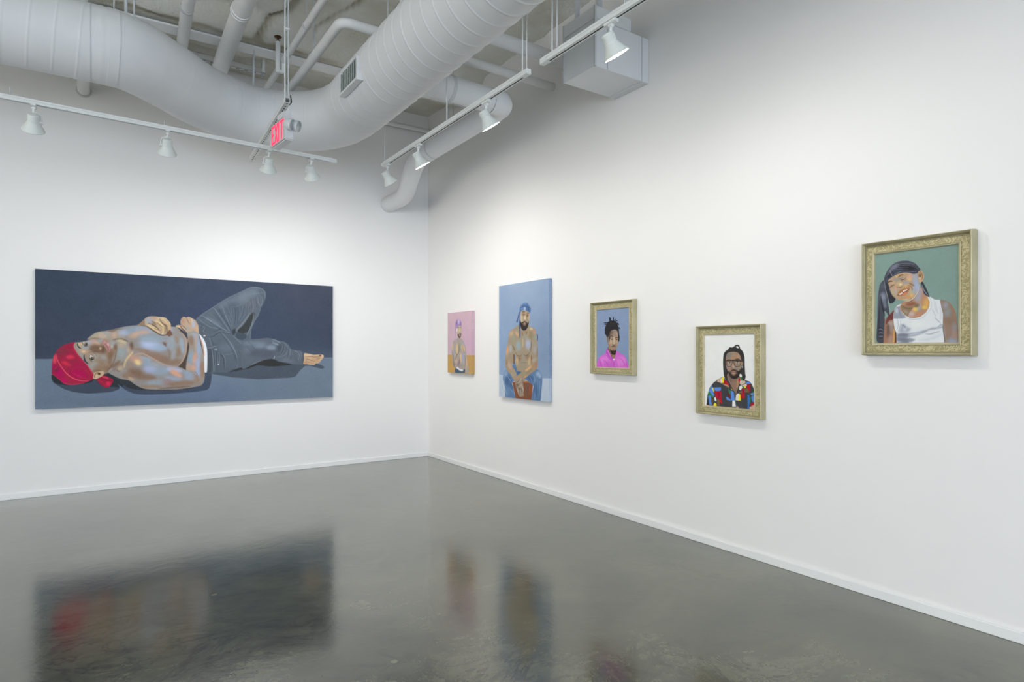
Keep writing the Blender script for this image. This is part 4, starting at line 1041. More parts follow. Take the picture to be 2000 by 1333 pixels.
    for (a0, a1, a2, cc, w_) in [((330, 350), (420, 480), (560, 690), (132, 144, 158), 9), ((400, 360), (480, 520), (590, 700), (64, 74, 88), 10), ((455, 350), (520, 520), (575, 620), (128, 140, 154), 8), ((570, 370), (590, 500), (600, 640), (120, 132, 146), 8),
                                 ((160, 460), (320, 560), (560, 710), (134, 146, 160), 10), ((120, 510), (280, 620), (400, 650), (126, 138, 152), 9), ((180, 480), (340, 600), (480, 690), (62, 72, 84), 9), ((640, 360), (640, 480), (625, 600), (70, 80, 92), 10),
                                 ((690, 350), (700, 450), (680, 540), (116, 126, 140), 7), ((870, 260), (880, 350), (870, 440), (122, 132, 142), 8), ((940, 210), (950, 300), (970, 340), (134, 142, 150), 8), ((1000, 200), (1000, 300), (975, 360), (136, 144, 152), 9),
                                 ((850, 180), (960, 170), (1030, 160), (118, 128, 140), 6), ((340, 700), (420, 660), (480, 700), (66, 76, 88), 8), ((560, 360), (700, 330), (850, 240), (116, 126, 140), 5), ((520, 560), (560, 640), (570, 700), (66, 76, 90), 8)]:
        P.line([a0, a1, a2], w_, cc, 0.75, b=1.4)
    P.line([(830, 88), (920, 85), (1000, 105), (1042, 160), (1040, 250)], 8, (146, 158, 168), 0.8, b=1.2); P.line([(560, 715), (500, 715), (440, 690), (380, 720), (330, 755), (220, 765)], 8, (58, 66, 76), 0.95, b=1); P.line([(560, 708), (500, 705), (440, 680), (370, 710)], 5, (140, 150, 160), 0.7, b=0.9)
    P.blob((200, 690), 60, 50, (82, 90, 100), 0.7); P.line([(150, 600), (210, 640), (190, 690), (250, 720)], 7, (138, 146, 154), 0.6, b=1.2); P.line([(130, 570), (180, 600), (160, 640)], 8, (54, 62, 72), 0.7, b=1.4); P.blob((210, 745), 16, 9, (212, 214, 214), 0.9, soft=0.25)
    for (x0, y0, x1, y1, dx) in [(430, 300, 600, 640, 12), (360, 380, 560, 680, 10), (280, 420, 520, 690, 8), (520, 320, 590, 600, 10), (610, 360, 615, 580, 8), (740, 330, 700, 520, 6), (790, 310, 760, 470, 6), (830, 300, 800, 420, 5),
                                 (220, 520, 420, 640, 6), (160, 560, 330, 650, 6), (900, 250, 905, 380, 5), (970, 190, 985, 330, 4), (820, 230, 850, 400, 6), (930, 130, 1010, 260, 6), (470, 400, 570, 650, 9), (650, 420, 640, 600, 5), (550, 470, 585, 640, 6), (700, 560, 780, 440, 4)]:
        xm, ym = (x0+x1)/2+dx, (y0+y1)/2-dx
        P.line([(x0, y0), (xm, ym), (x1, y1)], 7, (124, 135, 149), 0.5, b=1.2); P.line([(x0+11, y0+3), (xm+11, ym+3), (x1+8, y1)], 9, (70, 78, 90), 0.5, b=1.8)
    P.line([(100, 525), (160, 470), (330, 355), (540, 225), (740, 134), (830, 92)], 5, (134, 144, 154), 0.6, b=0.8)
    # hip, waistband, pocket
    P.blob((330, 1050), 90, 160, (74, 84, 96), 0.8); P.fill([(245, 930), (300, 930), (315, 1080), (300, 1250), (245, 1250)], (72, 80, 90), b=1.4); P.line([(250, 920), (320, 905), (390, 880)], 12, (122, 132, 142), 0.8, b=1.4)
    P.line([(310, 920), (330, 1080), (335, 1245)], 8, (142, 150, 158), 0.8, b=1); P.line([(350, 940), (360, 1100), (345, 1240)], 7, (132, 142, 150), 0.7, b=1); P.line([(390, 985), (410, 980), (412, 1130), (395, 1135), (388, 990)], 8, (128, 138, 148), 0.85, b=0.9); P.blob((365, 935), 20, 16, (140, 148, 152), 0.8, soft=0.3)
    P.line([(425, 1000), (470, 1050), (480, 1200)], 12, (58, 66, 76), 0.8, b=1.5); P.line([(450, 985), (490, 1060), (490, 1210)], 6, (136, 146, 156), 0.8, b=1); P.blob((402, 1142), 10, 7, (210, 214, 214), 0.9, soft=0.25); P.blob((500, 900), 110, 60, (104, 116, 130), 0.6, ang=-10)
    P.line([(300, 770), (330, 860), (390, 880)], 9, (64, 74, 84), 0.7, b=1.5); P.line([(270, 770), (300, 850), (310, 900)], 8, (128, 138, 148), 0.6, b=1.2); P.line([(440, 700), (540, 810), (620, 940), (660, 1080), (650, 1200)], 8, (136, 148, 160), 0.8, b=1.2); P.line([(430, 715), (520, 830), (600, 960), (640, 1100)], 9, (64, 72, 84), 0.6, b=1.8)
    P.line([(480, 1010), (560, 1000), (610, 985)], 6, (120, 130, 142), 0.7, b=1); P.line([(590, 740), (720, 860), (830, 1010)], 7, (134, 146, 158), 0.7, b=1.3); P.line([(680, 800), (780, 870), (880, 960)], 6, (132, 144, 156), 0.6, b=1.3); P.line([(620, 860), (700, 1000), (740, 1090)], 8, (72, 82, 94), 0.6, b=2)
    P.line([(760, 1020), (760, 1110), (730, 1190)], 7, (134, 144, 154), 0.7, b=1.2); P.line([(810, 1020), (800, 1100), (830, 1130)], 6, (126, 136, 148), 0.6, b=1.2); P.line([(630, 1000), (660, 1100), (640, 1190)], 8, (62, 70, 82), 0.6, b=1.5); P.blob((900, 860), 160, 30, (104, 116, 130), 0.7, ang=2); P.blob((960, 1000), 150, 50, (86, 92, 104), 0.7)
    P.clip = None
    # lower leg + foot
    c(490, 600, 8.331)
    leg = [(-140, 560), (0, 533), (180, 525), (340, 522), (480, 560), (550, 575), (610, 620), (650, 690), (740, 715), (800, 715), (850, 745), (880, 765), (870, 850), (850, 935), (800, 945), (700, 940), (560, 910), (470, 900), (400, 870), (370, 850), (230, 865), (110, 910), (0, 960), (-140, 1000)]
    P.fill(leg, (90, 99, 112)); P.clip = P.mask(leg)
    P.blob((60, 600), 200, 40, (110, 122, 136), 0.7); P.blob((340, 670), 90, 44, (128, 142, 156), 0.95); P.blob((150, 640), 90, 40, (118, 130, 144), 0.8); P.blob((200, 760), 220, 60, (84, 90, 102), 0.85); P.blob((470, 670), 50, 70, (72, 80, 92), 0.85, ang=20)
    P.blob((400, 600), 60, 16, (132, 144, 156), 0.8, ang=24); P.line([(340, 525), (430, 565), (490, 600)], 10, (146, 156, 166), 0.8, b=1.4); P.line([(540, 580), (590, 640), (600, 720), (560, 790), (420, 830)], 9, (128, 138, 150), 0.7, b=1.6); P.line([(500, 590), (540, 660), (520, 740), (430, 800)], 10, (66, 74, 86), 0.7, b=2)
    P.line([(610, 620), (645, 700), (630, 800)], 8, (136, 146, 156), 0.8, b=1.3); P.line([(590, 660), (610, 740), (590, 830)], 10, (64, 72, 84), 0.7, b=2); P.line([(660, 695), (740, 730), (790, 790), (770, 880)], 9, (138, 148, 158), 0.7, b=1.4); P.line([(680, 740), (740, 800), (740, 900)], 10, (70, 78, 90), 0.6, b=2)
    P.line([(790, 730), (840, 790), (830, 860)], 8, (134, 142, 152), 0.7, b=1.4); P.line([(390, 800), (380, 840), (355, 855)], 12, (170, 176, 178), 0.9, b=1.2); P.blob((600, 880), 100, 30, (110, 118, 130), 0.6, ang=10); P.line([(560, 870), (620, 810), (640, 760)], 8, (120, 128, 140), 0.6, b=1.6)
    P.line([(230, 865), (110, 905), (0, 950)], 8, (138, 146, 156), 0.6, b=1.4); P.blob((-60, 700), 60, 60, (104, 114, 130), 0.6); P.blob((860, 840), 20, 100, (64, 72, 84), 0.6); P.blob((700, 830), 60, 60, (92, 100, 112), 0.6)
    P.clip = None
    c(490, 600, 8.331); P.clip = P.mask(leg)
    for (x0, y0, x1, y1, bend) in [(520, 620, 470, 780, 14), (560, 640, 500, 800, 16), (600, 760, 560, 860, 8), (670, 760, 700, 860, 8), (720, 740, 760, 830, 10), (820, 760, 800, 880, 10), (640, 800, 600, 890, 6), (-60, 560, 60, 700, 10), (-100, 620, 10, 760, 8), (-20, 850, 100, 870, 6), (260, 560, 420, 600, 6)]:
        xm, ym = (x0+x1)/2+bend, (y0+y1)/2
        P.line([(x0, y0), (xm, ym), (x1, y1)], 8, (126, 136, 148), 0.55, b=1.2); P.line([(x0+12, y0+4), (xm+12, ym+4), (x1+10, y1)], 10, (68, 76, 88), 0.55, b=1.8)
    P.clip = None
    foot = [(868, 765), (930, 768), (1020, 785), (1120, 782), (1160, 785), (1185, 800), (1180, 840), (1150, 865), (1135, 890), (1115, 915), (1060, 930), (1030, 955), (960, 950), (900, 940), (855, 935), (865, 860)]
    P.fill(foot, (192, 162, 132)); P.clip = P.mask(foot)
    P.blob((930, 790), 70, 18, (214, 186, 150), 0.8); P.line([(885, 820), (960, 815), (1050, 825), (1130, 820)], 7, (96, 76, 62), 0.85, b=1); P.line([(890, 850), (960, 870), (1040, 900)], 7, (92, 70, 58), 0.8, b=1.1); P.line([(880, 880), (940, 900), (1010, 930)], 7, (150, 118, 94), 0.8, b=1.2)
    P.blob((1040, 880), 50, 24, (186, 152, 120), 0.8, ang=10); P.blob((1130, 800), 20, 12, (84, 62, 50), 0.8); P.blob((1165, 808), 18, 18, (224, 196, 162), 0.9); P.line([(1060, 860), (1100, 850), (1140, 850)], 7, (110, 84, 66), 0.8, b=1); P.line([(1070, 895), (1110, 895)], 6, (120, 92, 74), 0.7, b=1)
    P.blob((900, 915), 50, 20, (176, 138, 110), 0.7); P.blob((1090, 925), 20, 8, (222, 196, 166), 0.8); P.blob((1140, 860), 10, 10, (222, 200, 170), 0.8); P.line([(900, 800), (1000, 805), (1100, 800)], 5, (230, 206, 170), 0.6, b=1); P.clip = None
    # waistband of the underwear
    c(370, 550, 7.0166)
    P.fill([(140, 725), (165, 745), (215, 820), (245, 930), (250, 1100), (242, 1245), (212, 1245), (205, 1050), (190, 950), (160, 810)], (222, 226, 232), b=0.5)
    P.line([(150, 770), (190, 900), (208, 1030)], 16, (190, 142, 118), 0.95, b=1.0); P.line([(165, 850), (195, 990)], 5, (70, 60, 56), 0.8, b=0.8)
    P.grain(1.2, 1.2)
    return P
# ---- boy laughing, in the wide gold frame
Q_BOY = [(1709.6, 498.4), (1871.7, 478), (1871.7, 669.4), (1709.6, 670)]
def paint_boy():
    P = Paint(340, 360, Q_BOY, (126, 150, 142)); c = P.crop
    c(1710, 500, 10.255)
    P.blob((300, 100), 300, 200, (128, 154, 146), 0.6, soft=0.8); P.blob((1200, 400), 300, 400, (122, 146, 138), 0.6, soft=0.8)
    # tails of the durag
    P.fill([(180, 490), (110, 560), (80, 660), (60, 900), (50, 1200), (40, 1400), (40, 1700), (200, 1700), (190, 1300), (190, 1100), (280, 1210), (285, 1130), (250, 900), (330, 950), (400, 860), (300, 700), (260, 560)], (70, 72, 82), b=0.6)
    P.fill([(250, 560), (270, 680), (320, 780), (400, 850), (360, 920), (300, 952), (270, 920), (240, 800), (200, 640), (200, 560)], (52, 54, 60), b=0.6)
    P.blob((160, 820), 60, 90, (136, 142, 158), 0.85, ang=-6); P.blob((190, 960), 34, 90, (122, 128, 144), 0.7, ang=-12); P.blob((150, 620), 60, 70, (88, 92, 104), 0.8)
    P.line([(70, 700), (60, 1000), (55, 1300)], 30, (92, 96, 104), 0.7, b=2); P.line([(110, 800), (150, 1050), (190, 1200)], 24, (44, 46, 54), 0.8, b=2)
    P.line([(180, 500), (200, 640), (240, 800), (275, 960), (280, 1200)], 8, (170, 172, 172), 0.9, b=0.8); P.line([(80, 1000), (75, 1300), (70, 1600)], 26, (46, 48, 56), 0.6, b=3); P.line([(150, 1100), (160, 1300)], 20, (90, 92, 100), 0.5, b=2)
    for k in range(7): P.line([(60+10*(k % 2), 1440+k*32), (110, 1420+k*36), (160, 1450+k*30)], 16, (128, 130, 146) if k % 2 else (46, 48, 58), 0.7, b=1.5)
    P.fill([(900, 540), (930, 520), (1000, 650), (1060, 790), (1070, 830), (1010, 800), (960, 760), (920, 680)], (56, 60, 64), b=0.6); P.line([(915, 580), (960, 690), (1040, 800)], 20, (140, 146, 166), 0.85, b=1.5)
    # neck, chest, shoulders
    c(1710, 560, 11.1)
    P.fill([(200, 1330), (195, 900), (210, 720), (270, 650), (340, 570), (400, 510), (420, 600), (410, 900), (470, 1330)], (150, 112, 92), b=0.8)
    P.fill([(270, 640), (345, 570), (398, 520), (395, 690), (300, 740), (240, 810), (230, 760)], (112, 60, 58), b=0.8); P.blob((330, 790), 60, 60, (176, 166, 160), 0.7); P.blob((280, 960), 40, 160, (104, 84, 78), 0.8); P.blob((350, 900), 36, 90, (150, 142, 140), 0.7)
    P.blob((330, 1150), 60, 120, (168, 140, 126), 0.7); P.line([(400, 900), (400, 1100), (380, 1300)], 34, (214, 164, 96), 0.8, b=2.5); P.line([(430, 930), (440, 1100), (430, 1300)], 30, (96, 62, 44), 0.9, b=1.6); P.blob((240, 1260), 60, 60, (206, 150, 100), 0.6)
    arm = [(1390, 300), (1480, 300), (1570, 340), (1650, 430), (1710, 560), (1740, 700), (1760, 850), (1790, 1000), (1790, 1330), (1470, 1330), (1450, 900), (1430, 700)]
    P.fill(arm, (142, 118, 104), b=0.8); P.clip = P.mask(arm)
    P.blob((1500, 400), 60, 80, (150, 158, 168), 0.7, ang=30); P.blob((1540, 560), 70, 110, (136, 148, 152), 0.65, ang=20); P.line([(1560, 340), (1650, 450), (1700, 620), (1720, 800)], 46, (160, 120, 92), 0.8, b=4); P.blob((1560, 750), 80, 60, (138, 114, 92), 0.8)
    P.blob((1690, 900), 60, 140, (146, 140, 142), 0.8); P.blob((1660, 1180), 120, 90, (142, 152, 170), 0.9); P.blob((1540, 950), 60, 140, (150, 124, 110), 0.7); P.blob((1690, 1050), 60, 90, (168, 138, 122), 0.7); P.line([(1455, 780), (1480, 950), (1520, 1200)], 20, (170, 150, 140), 0.6, b=2)
    P.clip = None
    P.fill([(540, 380), (640, 320), (900, 200), (980, 0), (1040, 160), (1120, 220), (1190, 330), (1160, 480), (1060, 600), (900, 690), (740, 700), (600, 640), (520, 500)], (172, 134, 108), b=0.6)
    neck = [(560, 360), (640, 340), (850, 250), (920, 100), (960, 20), (1000, 60), (1030, 170), (1110, 230), (1160, 330), (1150, 450), (1060, 540), (900, 640), (740, 660), (620, 600), (560, 480)]
    P.fill(neck, (176, 136, 108), b=0.8); P.clip = P.mask(neck)
    P.blob((960, 120), 60, 120, (164, 152, 158), 0.85, ang=12); P.blob((900, 250), 70, 90, (158, 158, 172), 0.8); P.blob((940, 470), 60, 60, (152, 148, 146), 0.8); P.blob((1050, 180), 50, 100, (184, 132, 108), 0.7); P.blob((1090, 360), 60, 110, (206, 160, 96), 0.9); P.blob((1050, 450), 60, 34, (214, 180, 90), 0.9)
    P.blob((850, 480), 60, 56, (222, 192, 108), 0.95); P.blob((760, 590), 90, 50, (190, 170, 168), 0.8); P.blob((940, 590), 90, 46, (186, 132, 108), 0.8); P.blob((880, 410), 60, 34, (112, 104, 84), 0.85, ang=-20); P.blob((760, 380), 120, 46, (140, 94, 72), 0.9, ang=-10)
    P.fill([(560, 400), (700, 440), (820, 430), (740, 540), (690, 640), (620, 600), (570, 500)], (136, 116, 92), b=1.5); P.line([(580, 430), (680, 470), (790, 470)], 14, (104, 86, 66), 0.7, b=2); P.blob((650, 540), 60, 30, (164, 150, 132), 0.7, ang=30); P.line([(940, 340), (960, 420), (900, 520)], 26, (168, 164, 170), 0.7, b=2.5)
    P.clip = None
    # white vest
    vest = [(1110, 225), (1180, 225), (1260, 280), (1380, 290), (1410, 450), (1445, 600), (1440, 800), (1440, 900), (1465, 1100), (1470, 1330), (460, 1330), (455, 1000), (420, 920), (400, 820), (388, 690), (395, 560), (430, 450), (480, 400), (560, 370),
            (520, 440), (540, 520), (640, 620), (740, 670), (830, 680), (960, 650), (1080, 560), (1150, 440), (1160, 330)]
    P.fill(vest, (214, 217, 219), b=0.5, smooth=False); P.clip = P.mask(vest, smooth=False)
    P.fill([(395, 690), (400, 520), (440, 440), (520, 420), (540, 520), (640, 640), (650, 670), (560, 690)], (146, 150, 162), b=1.0, smooth=False); P.blob((460, 520), 30, 60, (190, 194, 202), 0.7); P.line([(500, 420), (520, 560), (560, 670)], 10, (110, 114, 128), 0.8, b=1)
    P.line([(480, 700), (490, 820), (470, 930)], 8, (140, 144, 150), 0.9, b=0.9); P.line([(545, 710), (540, 830), (490, 960)], 12, (150, 154, 162), 0.9, b=1.2); P.line([(520, 960), (460, 1000)], 10, (120, 124, 134), 0.7, b=1.2)
    P.fill([(560, 820), (600, 800), (640, 830), (700, 880), (760, 900), (700, 970), (600, 980), (500, 970), (540, 890)], (160, 165, 178), b=3); P.blob((630, 910), 36, 40, (206, 209, 214), 0.8); P.line([(560, 820), (620, 850), (640, 900)], 18, (112, 117, 130), 0.7, b=2)
    P.fill([(470, 1010), (560, 990), (700, 1000), (860, 990), (980, 960), (1060, 940), (1200, 890), (1340, 880), (1440, 850), (1440, 880), (1300, 910), (1150, 930), (1050, 990), (960, 1020), (840, 1070), (700, 1080), (860, 1140), (760, 1200), (700, 1180), (720, 1230), (500, 1230), (455, 1130)], (140, 145, 158), b=2.5, smooth=False)
    P.blob((840, 1020), 180, 24, (186, 190, 202), 0.8, ang=-10); P.blob((600, 1040), 120, 26, (118, 124, 136), 0.9); P.blob((600, 1150), 130, 40, (116, 122, 134), 0.9, ang=10); P.blob((500, 1210), 50, 40, (170, 174, 186), 0.8)
    P.line([(1060, 1015), (1170, 1020), (1280, 990), (1390, 960)], 22, (160, 165, 178), 0.9, b=2.2); P.line([(1330, 870), (1390, 830), (1440, 815)], 20, (150, 155, 166), 0.9, b=2); P.line([(1260, 660), (1340, 740), (1400, 790)], 18, (158, 163, 176), 0.85, b=2.5); P.line([(1210, 480), (1260, 580), (1300, 640)], 20, (176, 180, 188), 0.8, b=3)
    P.line([(1280, 330), (1310, 470), (1340, 600)], 14, (178, 182, 186), 0.8, b=2); P.line([(1380, 430), (1400, 560), (1400, 720)], 30, (186, 190, 198), 0.7, b=4); P.line([(1260, 300), (1270, 430), (1310, 560)], 8, (150, 154, 156), 0.6, b=1.2); P.blob((900, 800), 160, 80, (222, 224, 222), 0.8)
    P.line([(900, 1150), (1100, 1140), (1300, 1080), (1440, 1010)], 40, (196, 201, 212), 0.8, b=5); P.line([(680, 1100), (800, 1080), (960, 1060)], 16, (230, 232, 230), 0.7, b=2)
    P.line([(530, 400), (530, 500), (620, 620), (720, 690), (830, 705), (980, 680), (1100, 590), (1190, 460), (1195, 330), (1150, 240)], 7, (160, 166, 172), 0.95, b=0.8); P.line([(555, 400), (560, 500), (640, 600), (740, 655), (830, 662), (960, 635), (1080, 545), (1145, 440)], 6, (150, 156, 164), 0.8, b=0.8)
    P.clip = None
    P.line([(1440, 820), (1460, 1000), (1490, 1230)], 18, (92, 96, 104), 0.85, b=1.5)
    # head
    c(1710, 500, 10.255)
    head = [(260, 560), (255, 500), (300, 440), (360, 400), (480, 350), (560, 330), (700, 330), (800, 340), (840, 400), (850, 520), (865, 600), (850, 700), (800, 790), (740, 860), (680, 900), (610, 920), (540, 890), (470, 880), (400, 850), (340, 790), (300, 700)]
    P.fill(head, (178, 150, 122), b=0.6); P.clip = P.mask(head)
    P.blob((800, 520), 60, 160, (156, 164, 184), 0.9, ang=-6); P.blob((800, 650), 60, 90, (162, 172, 200), 0.9, ang=12); P.blob((740, 420), 60, 60, (162, 160, 164), 0.8); P.blob((680, 400), 50, 50, (196, 156, 136), 0.8); P.blob((670, 470), 40, 50, (214, 172, 124), 0.8)
    P.blob((440, 470), 110, 46, (150, 144, 132), 0.8, ang=-16); P.blob((480, 400), 100, 20, (206, 170, 116), 0.8, ang=-18); P.blob((610, 550), 70, 40, (156, 152, 156), 0.8, ang=-10); P.blob((480, 580), 60, 50, (196, 172, 126), 0.8)
    P.blob((340, 540), 50, 30, (196, 160, 136), 0.7, ang=-20); P.blob((350, 720), 50, 80, (176, 162, 134), 0.8, ang=-20); P.blob((400, 660), 24, 60, (204, 152, 130), 0.8, ang=8); P.blob((410, 720), 16, 60, (164, 166, 172), 0.7)
    P.blob((720, 580), 60, 20, (140, 108, 84), 0.8, ang=26); P.blob((640, 600), 80, 26, (206, 168, 116), 0.8, ang=14); P.blob((590, 640), 60, 16, (196, 150, 96), 0.8, ang=-10)
    P.blob((700, 720), 60, 50, (176, 168, 134), 0.8); P.blob((720, 790), 40, 40, (216, 170, 104), 0.9); P.blob((640, 830), 60, 30, (202, 148, 92), 0.9, ang=-24); P.blob((520, 850), 80, 26, (184, 146, 110), 0.8); P.blob((600, 880), 70, 20, (176, 168, 148), 0.8)
    P.blob((770, 700), 50, 60, (160, 162, 166), 0.8, ang=20)
    P.clip = None
    P.line([(862, 580), (850, 690), (800, 790), (740, 860), (670, 902), (600, 920)], 9, (206, 210, 222), 0.95, b=0.8); P.line([(600, 930), (700, 908), (780, 850)], 12, (104, 76, 66), 0.8, b=1.2)
    # eyes, brows
    P.line([(250, 540), (290, 515), (345, 515)], 26, (96, 72, 50), 0.9, b=1.5); P.line([(450, 430), (500, 395), (560, 385)], 26, (104, 80, 54), 0.85, b=2.2)
    P.line([(285, 645), (330, 610), (385, 580)], 12, (72, 54, 46), 0.95, b=0.9); P.line([(285, 610), (330, 590), (370, 575)], 7, (120, 96, 80), 0.7, b=1); P.line([(500, 490), (550, 480), (600, 445)], 14, (84, 64, 52), 0.95, b=1.0); P.line([(480, 460), (530, 455), (590, 425)], 8, (112, 88, 72), 0.7, b=1.2); P.line([(520, 470), (570, 450), (605, 425)], 9, (208, 196, 182), 0.8, b=1)
    P.line([(520, 520), (570, 505), (610, 470)], 10, (110, 96, 84), 0.6, b=1.5); P.line([(620, 600), (690, 610), (730, 660), (720, 700)], 12, (116, 82, 60), 0.85, b=1.5)
    # nose
    P.blob((500, 575), 30, 16, (226, 206, 170), 0.8); P.line([(430, 640), (470, 625), (500, 640), (540, 605)], 12, (116, 88, 66), 0.9, b=1.2); P.line([(470, 560), (440, 610), (420, 660)], 12, (160, 132, 96), 0.7, b=1.5); P.line([(505, 600), (520, 640)], 8, (100, 80, 66), 0.7, b=1)
    # smile
    P.fill([(440, 780), (480, 710), (540, 680), (620, 660), (680, 640), (670, 690), (640, 740), (580, 790), (520, 805), (470, 795)], (172, 110, 74), b=0.8)
    P.fill([(470, 775), (520, 730), (580, 700), (640, 668), (660, 675), (630, 710), (560, 750), (490, 790)], (110, 66, 50), b=0.6)
    for (x, y, rx, ry) in ((500, 762, 26, 14), (528, 745, 14, 12), (562, 712, 15, 17), (592, 696, 16, 15), (622, 684, 14, 13), (486, 772, 14, 10)): P.blob((x, y), rx, ry, (236, 232, 224), 1.0, ang=-24, soft=0.3)
    P.blob((580, 760), 60, 24, (206, 132, 96), 0.95, ang=-28); P.line([(430, 780), (440, 790), (480, 800)], 9, (96, 66, 50), 0.9, b=1); P.line([(440, 770), (490, 700), (600, 655), (680, 636)], 9, (150, 96, 66), 0.9, b=1)
    # ear
    P.fill([(840, 330), (880, 305), (920, 320), (950, 370), (958, 440), (930, 510), (890, 540), (860, 530), (850, 450)], (196, 158, 124), b=0.6); P.line([(855, 350), (890, 330), (925, 380), (930, 450), (900, 500)], 14, (128, 92, 66), 0.8, b=1.4)
    P.blob((880, 400), 30, 40, (110, 96, 66), 0.9); P.blob((876, 450), 20, 14, (216, 190, 160), 0.9); P.blob((885, 500), 24, 26, (206, 160, 120), 0.8)
    # durag
    dr = [(180, 490), (190, 420), (230, 330), (280, 250), (350, 180), (440, 130), (560, 110), (680, 118), (780, 160), (850, 230), (890, 290), (850, 320), (835, 350), (760, 370), (680, 350), (600, 340), (520, 350), (440, 370), (350, 420), (290, 460), (255, 500), (250, 580), (230, 560)]
    P.fill(dr, (62, 64, 74), b=0.5); P.clip = P.mask(dr)
    P.blob((380, 230), 120, 50, (128, 130, 144), 0.8, ang=-36); P.blob((620, 160), 160, 34, (92, 94, 106), 0.8, ang=6); P.blob((650, 250), 160, 50, (44, 44, 50), 0.8); P.blob((450, 300), 100, 40, (70, 74, 90), 0.8, ang=-16); P.blob((250, 400), 60, 50, (50, 52, 62), 0.8); P.blob((240, 490), 40, 50, (78, 84, 104), 0.8)
    for k in range(9): P.line([(240+k*6, 330-k*14), (430+k*12, 300-k*19), (640+k*10, 290-k*18)], 6, (150, 152, 164) if k % 2 else (40, 42, 50), 0.55, b=1)
    for k in range(6): P.line([(860, 300-k*6), (780-k*6, 250-k*16), (640, 210-k*14)], 6, (140, 142, 152) if k % 2 else (38, 38, 46), 0.6, b=1)
    for k in range(5): P.line([(190+k*12, 440-k*26), (240+k*10, 400-k*24), (300+k*4, 350-k*16)], 6, (160, 162, 172), 0.6, b=1)
    P.line([(285, 300), (310, 350), (345, 430)], 8, (176, 178, 186), 0.95, b=0.8); P.line([(350, 400), (430, 350), (540, 318), (680, 322), (830, 330)], 7, (150, 154, 172), 0.9, b=0.9); P.line([(350, 415), (440, 368), (560, 335), (700, 342), (820, 352)], 12, (66, 72, 96), 0.8, b=1.2)
    P.clip = None
    P.grain(1.0, 1.0)
    return P

